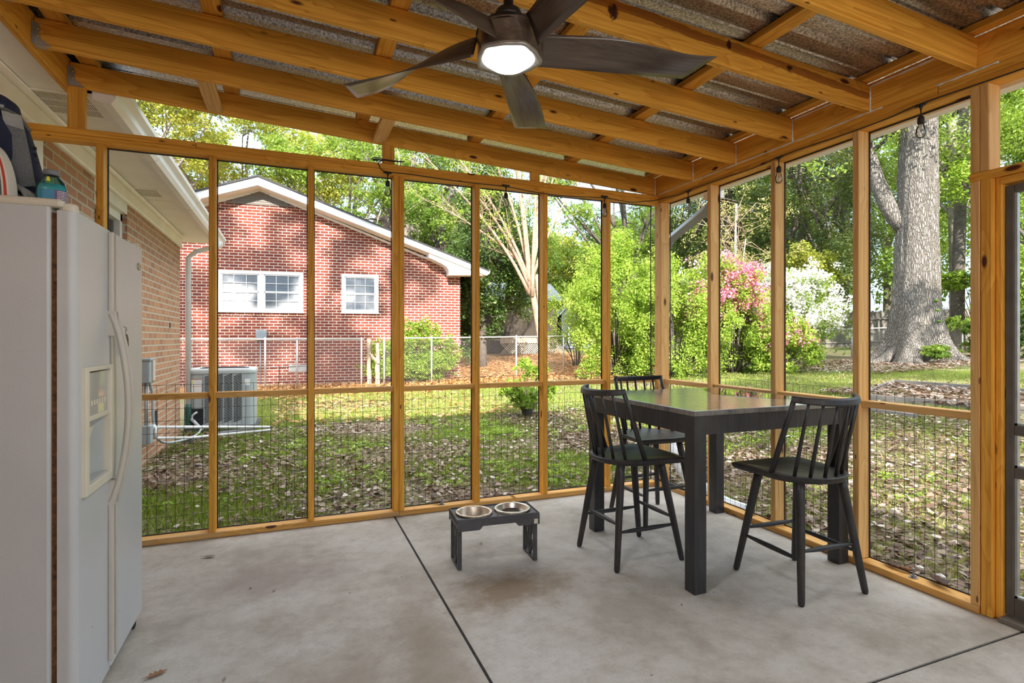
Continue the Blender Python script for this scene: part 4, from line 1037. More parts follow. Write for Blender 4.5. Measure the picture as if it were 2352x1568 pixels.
# ---------------------------------------------------------------- things on top of the refrigerator
TZ = FT + .030
bt = empty('bottle', (-.722, 2.225, TZ), math.radians(20), 'teal plastic bottle with grey cap and purple label on the refrigerator', 'bottle')
def sq(r, a, p=4.0):
    c, s = abs(math.cos(a)), abs(math.sin(a)); return r / (c**p + s**p)**(1/p)
def sqlathe(m, prof, n=40, p=5, ex=1.0):
    P = []
    for k in range(n):
        a = 2*PI*k/n; P.append([(sq(r, a, pp)*math.cos(a)*ex, sq(r, a, pp)*math.sin(a), z) for r, z, pp in prof])
    m.grid(P, closed_u=True)
m = MB(); sqlathe(m, [(.0, .0, 4), (.036, 0, 4), (.040, .006, 4), (.041, .03, 4), (.040, .052, 4), (.034, .075, 3), (.021, .093, 2.2), (.019, .097, 2), (.019, .104, 2)]); m.build('bottle_body', M['bottle'], bt)
m = MB(); sqlathe(m, [(.0, .002, 4), (.035, .002, 4), (.039, .008, 4), (.0395, .03, 4), (.0385, .052, 4), (.0355, .066, 3), (0, .066, 3)]); m.build('liquid', M['liquid'], bt)
m = MB(); m.lathe([(.019, .098), (.022, .099), (.0225, .112), (.020, .115), (0, .115)], 28); m.build('cap', M['cap_grey'], bt)
def label_patch(a0_, a1_, z0, z1, mat, nm, r=.0416):
    m = MB(); P = []
    for k in range(13):
        a = a0_ + (a1_-a0_)*k/12; P.append([(sq(r, a)*math.cos(a), sq(r, a)*math.sin(a), z) for z in (z0, z1)])
    m.grid(P); return m.build(nm, mat, bt)
label_patch(math.radians(-128), math.radians(-82), .006, .046, M['blue_label'], 'label')
label_patch(math.radians(-82), math.radians(5), .006, .046, M['purple'], 'label', .0417)
m = MB(); rr = random.Random(5)
for j in range(7):
    z = .041 - j*.0048; a = math.radians(-74); 
    while a < math.radians(-38):
        w = math.radians(rr.uniform(2, 5)); rad = .0422
        m.add([(sq(rad, q)*math.cos(q), sq(rad, q)*math.sin(q), zz) for q, zz in ((a, z), (a+w, z), (a+w, z+.0022), (a, z+.0022))], [(0,1,2,3)]); a += w + math.radians(1.2)
m.build('label_print', M['paper'], bt)
m = MB(); m.add([(sq(.0345, q, 3)*math.cos(q), sq(.0345, q, 3)*math.sin(q), z) for q, z in ((-2.0, .062), (-1.75, .060), (-1.7, .078), (-1.78, .088), (-1.95, .086))], [(0,1,2,3,4)]); m.build('flower_print', M['yellow'], bt)
# backpack
bp = empty('backpack', (-.905, 2.335, TZ-.02), math.radians(8), 'navy backpack with grey mesh strap standing on the refrigerator', 'backpack')
def blob(m, prof, n=36, p=3.2, ex=1.0, ey=1.0, ox=lambda z: 0):
    P = []
    for k in range(n):
        a = 2*PI*k/n; P.append([(sq(r, a, p)*math.cos(a)*ex + ox(z), sq(r, a, p)*math.sin(a)*ey, z) for r, z in prof])
    m.grid(P, closed_u=True)
m = MB(); blob(m, [(0, .0), (.115, .002), (.130, .02), (.132, .08), (.128, .16), (.118, .24), (.108, .30), (.095, .335), (.05, .352), (0, .355)], ex=1.02, ey=.75, ox=lambda z: -.10*z); m.build('bag_body', M['navy'], bp)
m = MB(); blob(m, [(0, .30), (.085, .31), (.095, .34), (.092, .368), (.07, .386), (0, .392)], ex=1.0, ey=.8, ox=lambda z: -.10*z); m.build('top_flap', M['navy'], bp)
def panel(m, pts, th=.008):      # a padded panel on the side facing -y
    n = len(pts); vs = [(x, y, z) for x, y, z in pts] + [(x, y-th, z) for x, y, z in pts]
    m.add(vs, [tuple(range(n)), tuple(range(2*n-1, n-1, -1))] + [(i, (i+1) % n, n+(i+1) % n, n+i) for i in range(n)])
m = MB(); panel(m, [(.072, -.100, .075), (.120, -.100, .085), (.108, -.100, .17), (.092, -.098, .265), (.045, -.098, .275), (.052, -.100, .18)], .010); m.build('mesh_strap', M['mesh_grey'], bp)
m = MB(); panel(m, [(.092, -.101, .262), (.043, -.101, .272), (.036, -.098, .315), (.084, -.098, .308)], .010); m.build('strap_patch', M['grey_fabric'], bp)
m = MB(); panel(m, [(.045, -.103, .10), (.064, -.103, .17), (.062, -.103, .24), (.034, -.100, .30), (-.09, -.100, .31), (-.10, -.103, .10)], .014); m.build('padded_flap', M['navy'], bp)
m = MB(); panel(m, [(-.10, -.103, .0), (.095, -.100, .0), (.092, -.100, .052), (-.02, -.103, .070), (-.10, -.103, .075)], .008); m.build('mesh_pocket', M['mesh_grey'], bp)
m = MB(); m.tube(smooth([(-.02, -.118, .095), (.04, -.12, .088), (.085, -.116, .070), (.118, -.112, .045), (.128, -.108, .018), (.110, -.11, .002)], 5), [.010]*26, 8); m.tube(smooth([(.088, -.118, .070), (.10, -.122, .045), (.115, -.12, .015), (.10, -.12, .004)], 5), [.007]*16, 8); m.build('side_strap', M['grey_fabric'], bp)
m = MB(); m.tube(smooth([(-.03, -.10, .335), (.03, -.105, .325), (.075, -.10, .305), (.098, -.07, .27)], 5), .006, 8); m.build('zip_piping', M['darkgrey_fab'], bp)
m = MB(); m.bbox((.030, -.112, .322), (.043, -.102, .334), .003); m.build('buckle', M['bolt'], bp)
m = MB()
for z in (.150, .178, .205, .228): m.lathe([(0, 0), (.006, .002), (.006, .008), (0, .01)], 8, M=Matrix.Translation((.122-.10*z, -.03, z)) @ Matrix.Rotation(PI/2, 4, 'Y'))
m.build('strap_bead', M['rubber'], bp)
# striped round bag at the very edge
sb = empty('striped_cap', (-.868, 2.160, TZ-.02), 0, 'red, cream and grey striped rounded cap at left edge on the refrigerator', 'cap')
def shell(ex, off, mat, nm):
    m = MB(); P = []
    for k in range(24):
        t = k/23; a = t*PI*.5
        row = []
        for j in range(11):
            b = -PI/2 + j/10*PI
            row.append((ex*math.cos(a)*math.cos(b*.55) + off, .030*math.sin(b) - .002, .012 + .190*math.sin(a)**1.1))
        P.append(row)
    m.grid(P); m.build(nm, mat, sb)
for ex, mat, nm in ((.072, M['cream'], 'cream_band'), (.067, M['red'], 'red_band'), (.061, M['cream'], 'cream_band'), (.057, M['darkgrey_fab'], 'grey_band'), (.044, M['cream'], 'cream_band'), (.037, M['red'], 'red_panel')):
    m = MB(); P = []; y0 = -.040 + ex*.10 * 0
    # nested slices, each sticking out a little further towards the camera
    dep = {.072: .0, .067: .004, .061: .006, .057: .008, .044: .010, .037: .012}[ex]
    poly = [( -.03, .0)] + [(ex*math.cos(a)**.8 if math.cos(a) > 0 else 0, .012 + (.16 + ex*.3)*math.sin(a)) for a in [k/16*PI/2 for k in range(17)]] + [(-.03, .17+ex*.3)]
    m.prism(poly, -.030-dep, .03, ax=1); m.build(nm, mat, sb)

# ================================================================== NEIGHBOUR HOUSE
AL = math.radians(4)
nh = empty('brick_house', (0, 18.0, 0), -AL, 'single-storey red brick house with white gable trim beyond the chain link fence', 'house')
def nb(m, name, mat, par=None): return m.build(name, mat, par or nh)
SR, SLf, SP = 5.22, -6.9, -.85
ez = 3.56; pk = 5.74
m = MB(); m.prism([(SLf, -.4), (SR, -.4), (SR, ez), (SP, pk-.06), (SLf, ez)], 0, 7.0, ax=1); nb(m, 'wall', M['brick_red'])
m = MB()
for s in (1, -1):
    def X(s_): return SP + s*(s_ - SP)
    q = lambda a, b: (X(a), b)
    m.prism([q(SP, 5.93), q(5.98, 3.50), q(5.98, 3.33), q(SP, 5.70)], -.56, -.52, ax=1)
nb(m, 'rake_board', M['trim_white'])
m = MB()
for s in (1, -1):
    X = lambda s_: SP + s*(s_ - SP)
    m.prism([(X(SP), 5.715), (X(5.95), 3.36), (X(5.95), 3.33), (X(SP), 5.685)], -.52, .0, ax=1)
    m.prism([(X(SP), 5.70), (X(4.72), 3.69), (X(4.72), 3.62), (X(SP), 5.63)], -.03, -.001, ax=1)
nb(m, 'rake_soffit', M['white'])
m = MB()
for s in (1, -1):
    X = lambda s_: SP + s*(s_ - SP)
    poly = [(X(5.96), 3.34), (X(4.75), 3.31), (X(4.74), 3.45), (X(4.68), 3.56), (X(4.52), 3.66), (X(4.1), 3.84), (X(4.1), 4.06), (X(5.96), 3.40)]
    m2 = MB(); m2.prism(poly, -.50, -.02, ax=1); nb(m2, 'eave_return', M['trim_white']); m.prism([(X(5.98), 3.50), (X(6.1), 3.49), (X(6.08), 3.40), (X(5.98), 3.33)], -.56, 7.1, ax=1)
nb(m, 'side_fascia', M['trim_white'])
m = MB()
for s in (1, -1):
    X = lambda s_: SP + s*(s_ - SP)
    m.prism([(X(SP), 5.985), (X(6.06), 3.50), (X(6.06), 3.47), (X(SP), 5.935)], -.60, 7.4, ax=1)
nb(m, 'roof', M['shingle'])
m = MB(); m.prism([(-1.80, 5.24), (.10, 5.24), (-.85, 5.66)], -.03, -.002, ax=1)
for k in range(5): 
    z = 5.27 + k*.07; w = .95*(1-(z-5.24)/.42); m.prism([(-.85-w, z), (-.85+w, z), (-.85+w, z+.012), (-.85-w, z+.012)], -.045, -.03, ax=1)
nb(m, 'gable_vent', M['grey_wood'])
m = MB(); s = -2.35
while s < .65: m.bbox((s, -.012, 5.02), (s+.072, -.001, 5.225), .002); s += .086
nb(m, 'soldier_course', M['brick_red'])
def nwin(s0, s1, z0, z1, double, cov):
    w = empty('window', ((s0+s1)/2, 0, z0)); w.parent = nh
    W2, H = (s1-s0)/2, z1-z0
    m = MB()
    for a in ((-W2, -W2+.10, 0, H), (W2-.10, W2, 0, H), (-W2+.10, W2-.10, 0, .08), (-W2+.10, W2-.10, H-.09, H)): m.bbox((a[0], -.07, a[2]), (a[1], -.001, a[3]), .008)
    m.bbox((-W2-.02, -.09, -.02), (W2+.02, -.001, .02), .006)
    if double: m.bbox((-.075, -.065, .08), (.075, -.001, H-.09), .008)
    m.build('window_frame', M['trim_white'], w)
    bays = [(-W2+.10, -.075), (.075, W2-.10)] if double else [(-W2+.10, W2-.10)]
    for bi, (a, b) in enumerate(bays):
        m = MB(); zm = .08 + (H-.17)/2
        for zz0, zz1, yy in ((.08, zm, -.045), (zm, H-.09, -.052)):
            for q in ((a, a+.035, zz0, zz1), (b-.035, b, zz0, zz1), (a, b, zz0, zz0+.03), (a, b, zz1-.03, zz1)): m.box((q[0], yy, q[2]), (q[1], yy+.02, q[3]))
            for k in (1, 2): x = a + (b-a)*k/3; m.box((x-.009, yy+.004, zz0), (x+.009, yy+.016, zz1))
            zz = (zz0+zz1)/2; m.box((a, yy+.004, zz-.009), (b, yy+.016, zz+.009))
        m.build('sash', M['trim_white'], w)
        m = MB(); m.add([(a, -.034, .08), (b, -.034, .08), (b, -.034, H-.09), (a, -.034, H-.09)], [(0,1,2,3)]); pn = m.build('pane', M['pane'], w)
        if (double and bi == 1):
            m = MB(); k = 0; z = .10
            while z < H-.10: m.prism([(-.012, z), (-.006, z+.022), (-.004, z+.022), (-.010, z)], a+.01, b-.01, ax=0); z += .027
            m.build('blind', M['blind'], w)
        else:
            m = MB()
            for (c0, c1) in ((.09, .485*H), (.49*H, H-.095)):
                P = []
                for i in range(41):
                    t = i/40; x = a + (b-a)*t
                    P.append([(x, -.012 + .006*math.sin(t*34), c0 + (c1-c0)*j/4 + (.02*math.sin(t*26) if j in (0, 4) else 0)) for j in range(5)])
                m.grid(P)
            m.build('curtain', M['curtain'], w)
        m = MB(); m.box((a, -.003, .08), (b, -.0015, H-.09)); m.build('backing', M['dark'], w)
    m = MB(); x = -W2-.02
    while x < W2: m.bbox((x, -.03, -.115), (min(x+.072, W2+.04), -.001, -.025), .002); x += .086
    m.build('sill_bricks', M['brick_red'], w)
nwin(-1.98, .36, 2.06, 3.27, True, 0); nwin(1.46, 2.58, 2.07, 3.28, False, 0)
m = MB(); m.bbox((-.06, -.02, .27), (.48, -.001, .48), .004)
for k in range(11): m.box((-.02+k*.044, -.028, .29), (-.012+k*.044, -.02, .46))
nb(m, 'crawl_vent', M['galv'])
m = MB(); m.bbox((-.96, -.12, 1.24), (-.66, -.001, 1.53), .015); m.bbox((-.93, -.14, 1.26), (-.70, -.115, 1.36), .008); m.tube([(-.84, -.04, 1.24), (-.84, -.04, -.1)], .018, 8); nb(m, 'utility_box', M['box_grey'])

# ================================================================== YARD
def gz(x, y): return -.1 + .039*max(0, x-3) + .045*max(0, y-17.5) * (1 if x > 5.5 else 0)
nx, ny = 150, 130
xs = np.concatenate([np.linspace(-40, -4, 20), np.linspace(-3.5, 30, 110), np.linspace(32, 90, 20)]); ys = np.concatenate([np.linspace(-60, -8, 14), np.linspace(-7, 26, 90), np.linspace(28, 110, 26)])
rng = np.random.default_rng(5)
XX, YY = np.meshgrid(xs, ys, indexing='ij')
sm = np.clip((XX-5.5)/1.5, 0, 1)
ZZ = -.1 + .039*np.maximum(0, XX-3) + .045*np.maximum(0, YY-17.5)*sm + .010*np.sin(XX*1.7+YY*.8)*np.cos(YY*1.3) - .01
ZZ = np.where((XX > -1.5) & (XX < 3.2) & (YY > -2.5) & (YY < 4.2), -.14, ZZ)
V = np.stack([XX, YY, ZZ], -1).reshape(-1, 3); a, b = len(xs), len(ys)
I, J = np.meshgrid(np.arange(a-1), np.arange(b-1), indexing='ij'); I = I.ravel(); J = J.ravel()
Fq = np.stack([I*b+J, (I+1)*b+J, (I+1)*b+J+1, I*b+J+1], -1)
tag(fastmesh('ground', V, Fq, M['ground'], smooth=True), kind='structure')
def gza(x, y): 
    sm = np.clip((x-5.5)/1.5, 0, 1); return -.11 + .039*np.maximum(0, x-3) + .045*np.maximum(0, y-17.5)*sm + .010*np.sin(x*1.7+y*.8)*np.cos(y*1.3)

def quads(rng, pos, nrm, tan, L, Wd, fold=.15):
    nrm = nrm / np.linalg.norm(nrm, axis=1, keepdims=True)
    tan = tan - nrm * (tan*nrm).sum(1, keepdims=True); tan /= (np.linalg.norm(tan, axis=1, keepdims=True) + 1e-9)
    bi = np.cross(nrm, tan); L = L[:, None]; Wd = Wd[:, None]
    v0 = pos - tan*L*.5; v2 = pos + tan*L*.5
    v1 = pos + bi*Wd*.5 + nrm*Wd*fold - tan*L*.04; v3 = pos - bi*Wd*.5 + nrm*Wd*fold - tan*L*.04
    V = np.stack([v0, v1, v2, v3], 1).reshape(-1, 3); n = len(pos)
    return V, np.arange(4*n, dtype=np.int32).reshape(-1, 4)
def leaves6(rng, pos, nrm, tan, L, Wd, curl):
    nrm = nrm / np.linalg.norm(nrm, axis=1, keepdims=True); tan = tan - nrm*(tan*nrm).sum(1, keepdims=True); tan /= (np.linalg.norm(tan, axis=1, keepdims=True)+1e-9)
    bi = np.cross(nrm, tan); L = L[:, None]; Wd = Wd[:, None]; c = curl[:, None]; n = len(pos); j = lambda a, b: rng.uniform(a, b, (n, 1))
    P = [pos - tan*L*.5 + nrm*c*L*.15, pos - tan*L*j(.1, .25) + bi*Wd*j(.35, .6) + nrm*c*Wd*.5, pos + tan*L*j(.1, .3) + bi*Wd*j(.25, .55) + nrm*c*Wd*.5,
         pos + tan*L*.5 + nrm*c*L*.35, pos + tan*L*j(.1, .3) - bi*Wd*j(.25, .55) + nrm*c*Wd*.5, pos - tan*L*j(.1, .25) - bi*Wd*j(.35, .6) + nrm*c*Wd*.5]
    V = np.stack(P, 1).reshape(-1, 3); b = np.arange(n)[:, None]*6
    F = np.stack([b+np.array([0, 1, 2, 3]), b+np.array([0, 3, 4, 5])], 1).reshape(-1, 4)
    return V, F
def leaf_cloud(name, mat, parent, C, R, n, L, seed, ar=.5, flat=.7, origin=(0,0,0), tr=(0, 1), shell=.5):
    rng = np.random.default_rng(seed); C = np.asarray(C, float); R = np.asarray(R, float)
    if R.ndim == 1: R = np.repeat(R[:, None], 3, 1)
    w = (R[:, 0]*R[:, 1]); idx = rng.choice(len(C), n, p=w/w.sum())
    d = rng.normal(size=(n, 3)); d /= np.linalg.norm(d, axis=1, keepdims=True)
    # sub-clumps give the crown an open, tufted look
    k = 26; cd = rng.normal(size=(len(C), k, 3)); cd /= np.linalg.norm(cd, axis=2, keepdims=True); cr = rng.uniform(.3, 1, (len(C), k, 1))
    ci = rng.integers(0, k, n); sub = (cd*cr)[idx, ci]
    rad = rng.uniform(0, 1, (n, 1))**shell
    pos = C[idx] + (sub + d*rad*.30) * R[idx]
    nrm = rng.normal(size=(n, 3))*.75 + d*.3 + np.array([0, 0, flat])
    tan = rng.normal(size=(n, 3)) + np.array([0, 0, -.25])
    Ls = L*rng.uniform(.65, 1.3, n)
    V, Fq = quads(rng, pos, nrm, tan, Ls, Ls*ar)
    ct = rng.uniform(0, 1, (len(C), k))[idx, ci]
    t = np.clip(tr[0] + (tr[1]-tr[0])*(.45*ct + .55*rng.uniform(0, 1, n)), 0, 1)
    return fastmesh(name, V - np.asarray(origin), Fq, mat, parent, t)
def bez(p0, p1, p2, p3, n):
    out = []
    for i in range(n+1):
        t = i/n; out.append(p0*(1-t)**3 + p1*3*t*(1-t)**2 + p2*3*t*t*(1-t) + p3*t**3)
    return out
def tree(name, label, cat, base, h, cz, R, nclu, tr, leaf, n, L, seed, bark='grey_bark', group=None, cr=.33, trh=.35, lean=(0, 0), off=(0, 0), flat=.7, ar=.5, trange=(0, 1), parts=None, up=.5, twigs=0, crz=.8):
    """trunk from base, limbs to cluster centres spread through an ellipsoid crown"""
    rn = random.Random(seed); r = empty(name, base, 0, label, cat, group)
    cen = Vector((off[0], off[1], cz)); cl = []
    tries = 0
    while len(cl) < nclu and tries < 4000:
        tries += 1
        d = Vector((rn.gauss(0, 1), rn.gauss(0, 1), rn.gauss(0, 1))).normalized()*rn.uniform(.35, 1)**.5
        p = cen + Vector((d.x*R[0], d.y*R[1], d.z*R[2]))
        if p.z < .15: continue
        if all((p-q).length > cr*min(R)*.55 for q in cl): cl.append(p)
    top = Vector((lean[0]+off[0]*.3, lean[1]+off[1]*.3, h*trh))
    m = MB(); tp = bez(Vector((0,0,-.2)), Vector((0,0,top.z*.4)), top*.7, top, 8); m.tube(tp, [tr*(1.35-.2) if i == 0 else tr*(1.0-.35*i/8) for i in range(9)], 12)
    for q in cl:
        t = rn.uniform(.55, 1); k = tp[min(8, int(t*8))]
        d = q - k; mid1 = k + Vector((d.x*.25, d.y*.25, d.z*up)); mid2 = k + d*.72 + Vector((rn.gauss(0,.08)*d.length, rn.gauss(0,.08)*d.length, rn.gauss(0,.05)*d.length))
        b = bez(k, mid1, mid2, q, 8); r0 = tr*rn.uniform(.28, .5); m.tube(b, [r0*(1-.85*i/8) for i in range(9)], 6)
        for s in range(3 + twigs):
            j = rn.randint(3, 8); e_ = b[j] + Vector((rn.gauss(0,1), rn.gauss(0,1), rn.gauss(.2,.8)))*cr*max(R)*.45
            mm = (b[j]+e_)/2 + Vector((rn.gauss(0,.1), rn.gauss(0,.1), rn.gauss(0,.1)))*cr*max(R)
            m.tube([b[j], mm, e_], [r0*.28, r0*.17, r0*.06], 4, False)
    m.build('trunk', M[bark] if isinstance(bark, str) else bark, r)
    Rm = cr*np.array(R)
    leaf_cloud('foliage', M[leaf], r, [tuple(q) for q in cl], [tuple(Rm*np.array((1, 1, crz))*rn.uniform(.75, 1.2)) for _ in cl], n, L, seed+7, ar=ar, flat=flat, tr=trange)
    return r
# ---------------------------------------------------------------- trees beyond the fences
def at_(x, y): return (x, y, gz(x, y))
T_ = 'trees beyond the yard'
tree('tree', 'tall yellow-green tree showing between the soffit and the red brick house roof', 'tree', at_(-8.5, 34), 17, 12.2, (5.6, 5, 5.2), 22, .35, 'lf_yellow', 26000, .21, 11, group=T_, trange=(.15, 1))
tree('tree', 'tall yellow-green tree rising behind the peak of the red brick house', 'tree', at_(-2.4, 40), 19, 13.2, (6.8, 5, 4.6), 24, .4, 'lf_yellow', 30000, .23, 12, group=T_, trange=(.05, .95), twigs=2)
tree('tree', 'broad green tree behind the right slope of the red brick house roof', 'tree', at_(3.2, 35.5), 15, 10.6, (5.2, 4.5, 4.0), 20, .35, 'lf_mid', 26000, .20, 13, group=T_, trange=(.35, 1), bark='dark_bark')
tree('tree', 'gnarled oak with a thick bent trunk over the eave of the red brick house', 'tree', at_(6.0, 28), 13, 9.4, (4.2, 4, 3.4), 18, .55, 'lf_mid', 14000, .17, 14, group=T_, trange=(.25, .95), trh=.45, lean=(-.8, 0), twigs=2)
tree('magnolia', 'dense glossy dark green evergreen right of the red brick house', 'tree', at_(7.0, 20.6), 8, 4.1, (1.9, 1.7, 3.6), 30, .16, 'lf_dark', 36000, .13, 15, cr=.42, trh=.8, bark='dark_bark', trange=(.1, 1), flat=.5)
tree('magnolia', 'bright green evergreen top behind the pale bare branches', 'tree', at_(6.3, 24.5), 10, 6.4, (2.0, 1.8, 3.2), 20, .16, 'lf_mid', 18000, .14, 16, cr=.42, trh=.6, bark='dark_bark', trange=(.1, .9))
tree('tree', 'loose green tree with a dark leaning trunk, seen left of the corner post', 'tree', at_(16.5, 26), 12, 7.6, (4.3, 4, 3.6), 16, .32, 'lf_mid', 13000, .17, 17, group=T_, trange=(.2, 1), bark='dark_bark', lean=(1.2, 0))
tree('tree', 'tall loose tree with sky showing through, seen right of the corner post', 'tree', at_(21, 27), 14, 8.6, (4.2, 4, 4.2), 16, .28, 'lf_mid', 12000, .17, 18, group=T_, trange=(.05, .8), bark='dark_bark', twigs=2)
tree('conifer', 'broad dark evergreen with a few red blossoms left of the big oak trunk', 'tree', at_(21.3, 18.4), 14, 7.0, (3.3, 3.0, 5.6), 40, .25, 'lf_conifer', 52000, .16, 19, cr=.36, trh=.85, bark='dark_bark', flat=1.2, ar=.35)
tree('conifer', 'dark evergreen behind the thin pale trees and pink blossom', 'tree', at_(21.0, 22.5), 13, 5.5, (3.6, 3, 4.6), 26, .25, 'lf_conifer', 28000, .17, 20, cr=.36, trh=.8, bark='dark_bark', trange=(0, .85), ar=.35)
tree('conifer', 'dark evergreen directly behind the big oak trunk', 'tree', at_(29, 22.0), 17, 8.4, (4.2, 3, 6.4), 26, .25, 'lf_conifer', 28000, .19, 21, cr=.36, trh=.8, bark='dark_bark', trange=(0, .8), ar=.35)
tree('tree', 'slim grey tree right of the big oak with light green leaves', 'tree', at_(27.5, 15.5), 15, 8.2, (3.2, 3, 5.0), 18, .26, 'lf_bright', 15000, .17, 22, group=T_, bark='grey_bark', trh=.7, trange=(0, .8), lean=(-.4, 0))
tree('tree', 'dark-stemmed tree standing close behind the right side of the big oak', 'tree', at_(24.9, 14.0), 15, 9.0, (2.6, 3, 4.0), 12, .24, 'lf_mid', 8000, .16, 23, group=T_, bark='dark_bark', trh=.75, trange=(.2, 1), lean=(.5, 0))
tree('sapling', 'low bright green maple sapling right of the big oak trunk', 'tree', at_(24.4, 13.2), 4, 2.9, (1.3, 1.2, .9), 8, .05, 'lf_bright', 3600, .15, 24, bark='dark_bark', trange=(.1, .8), flat=1.4)
tree('tree', 'leafy green tree filling the view through the screen door', 'tree', at_(25.5, 11.2), 12, 5.8, (3.0, 3, 4.8), 22, .22, 'lf_bright', 22000, .16, 25, group=T_, bark='dark_bark', trange=(0, .9))
tree('shrub', 'dark green shrub at the foot of the wooden fence, right of the oak', 'shrub', at_(21.4, 11.6), 1.5, .75, (1.0, .8, .7), 9, .03, 'lf_mid', 5000, .11, 26, bark='dark_bark', cr=.45)
tree('shrub', 'blue-green shrub seen through the screen door', 'shrub', at_(21.4, 9.4), 1.8, .9, (1.5, 1.0, .9), 10, .03, 'lf_dark', 7000, .12, 27, bark='dark_bark', cr=.45, trange=(.3, 1))
bk = [(10.5, 40, 10), (16, 38, 9), (21.5, 36, 8.5), (27, 33, 8.5), (32, 29, 12), (-20, 52, 14), (-9, 56, 15), (4, 55, 11), (12, 52, 10), (20, 48, 9), (27, 44, 9.5), (33, 39, 11), (38, 34, 15), (40, 27, 18), (42, 20, 18), (42, 13, 18), (41, 5, 17), (38, -3, 16), (34, -12, 15)]
lk = ['lf_mid', 'lf_yellow', 'lf_mid', 'lf_dark', 'lf_mid', 'lf_dark', 'lf_mid']
sides = ['behind the brown house', 'behind the round bushy tree', 'behind the blue shed', 'behind the tall loose tree', 'behind the dark evergreens', 'far behind the red brick house, left', 'far behind the peak of the red brick house', 'far behind the gnarled oak', 'far behind the crape myrtle', 'far behind the small blue shed', 'far behind the corner post', 'far behind the pink azalea', 'far behind the white azalea', 'far behind the big oak', 'far behind the wooden fence', 'far off through the screen door', 'far right of the screen door', 'further right of the screen door', 'furthest right beyond the yard']
for i, (x, y, h) in enumerate(bk):
    tree('woodland_tree', ['green', 'yellowish', 'green', 'deep green', 'green', 'deep green', 'leafy'][i % 7] + ' woodland tree ' + sides[i], 'tree', at_(x, y), h, h*.50, (5.5, 4, h*.48), 16, .3, lk[i % 7], 10000, .34, 40+i, group='woodland on the horizon', bark='dark_bark', cr=.45, trange=(0, .8))
tree('tree', 'round bushy tree between the crape myrtle and the leaning tree', 'tree', at_(13.2, 33), 10, 4.8, (4.2, 3, 4.6), 20, .25, 'lf_mid', 17000, .2, 55, group=T_, bark='dark_bark', trange=(0, .8), cr=.4)
tree('tree', 'dark leafy tree behind the brown house roof', 'tree', at_(8.2, 33), 10, 5.2, (3.6, 3, 4.8), 18, .25, 'lf_dark', 15000, .2, 56, group=T_, bark='dark_bark', cr=.4)
# trees behind the camera, over the street side, whose shade dapples the yard
tree('shade_tree', 'tall oak behind the house, out of view, shading the red brick wall', 'tree', at_(-6.3, -7.5), 21, 17.0, (4.6, 3, 3.6), 34, .3, 'lf_mid', 24000, .20, 61, twigs=3, cr=.22, group='shade trees behind the porch')
tree('shade_tree', 'spreading tree behind the porch, out of view, shading the near right lawn', 'tree', at_(6.0, -9.5), 12, 8.4, (4.5, 4, 2.6), 18, .35, 'lf_mid', 9000, .26, 62, group='shade trees behind the porch')
tree('shade_tree', 'spreading tree at the far right behind the porch, out of view', 'tree', at_(13.5, -8.5), 14, 10.6, (4.5, 4, 2.8), 16, .35, 'lf_mid', 4600, .26, 63, twigs=2, group='shade trees behind the porch')

# crape myrtle: pale fan of stems
cm = empty('crape_myrtle', (8.05, 17.35, -.11), 0, 'tall crape myrtle with a fan of smooth pale pinkish branches behind the chain link fence', 'tree')
m = MB(); rn = random.Random(31); tw = MB(); ends = []
fork = Vector((-.42, 0, 3.3))
m.tube(bez(Vector((.1,0,-.2)), Vector((.05,0,1.2)), Vector((-.25,0,2.4)), fork, 8), [.15,.135,.125,.12,.115,.11,.105,.10,.10], 10)
m.tube(bez(Vector((.06,.03,.3)), Vector((.15,0,1.4)), Vector((-.05,.1,2.4)), Vector((-.15,.1,3.6)), 8), [.08]*9, 8)
limbs = [(-4.3, 7.2), (-3.6, 8.4), (-2.9, 6.4), (-2.3, 9.2), (-1.5, 8.6), (-.9, 9.6), (-.3, 9.0), (.2, 9.8), (.7, 8.6), (1.2, 9.4), (1.6, 7.4), (-3.2, 5.4)]
for i, (dx, z) in enumerate(limbs):
    st = fork + Vector((.02*i-.1, rn.uniform(-.1,.1), rn.uniform(-.5, .4)))
    e_ = Vector((dx, rn.uniform(-1.2, 1.2), z)); d = e_-st
    b = bez(st, st + Vector((d.x*.25, d.y*.2, d.z*.45)), st + Vector((d.x*.62, d.y*.6, d.z*.72)) , e_, 12)
    r0 = rn.uniform(.045, .075); m.tube(b, [r0*(1-.75*k/12) for k in range(13)], 8)
    for s in range(13):
        j = rn.randint(3, 12); q = b[j]; v = (b[min(12, j+1)]-b[j-1]).normalized(); e2 = q + (v + Vector((rn.gauss(0,.5), rn.gauss(0,.5), rn.gauss(.1,.35))))*rn.uniform(.5, 1.5)
        mid = (q+e2)/2 + Vector((rn.gauss(0,.1), rn.gauss(0,.1), rn.gauss(0,.1))); tw.tube([q, mid, e2], [.014, .009, .004], 4, False); ends.append(e2)
        for s2 in range(2):
            e3 = mid + Vector((rn.gauss(0,.45), rn.gauss(0,.45), rn.gauss(.1,.35))); tw.tube([mid, e3], [.006, .002], 3, False)
m.build('trunk', M['pale_bark'], cm); tw.build('twigs', M['pale_bark'], cm)
leaf_cloud('foliage', M['lf_bright'], cm, [tuple(p) for p in ends], [(.42, .42, .3)]*len(ends), 6500, .085, 33, tr=(.1, 1))
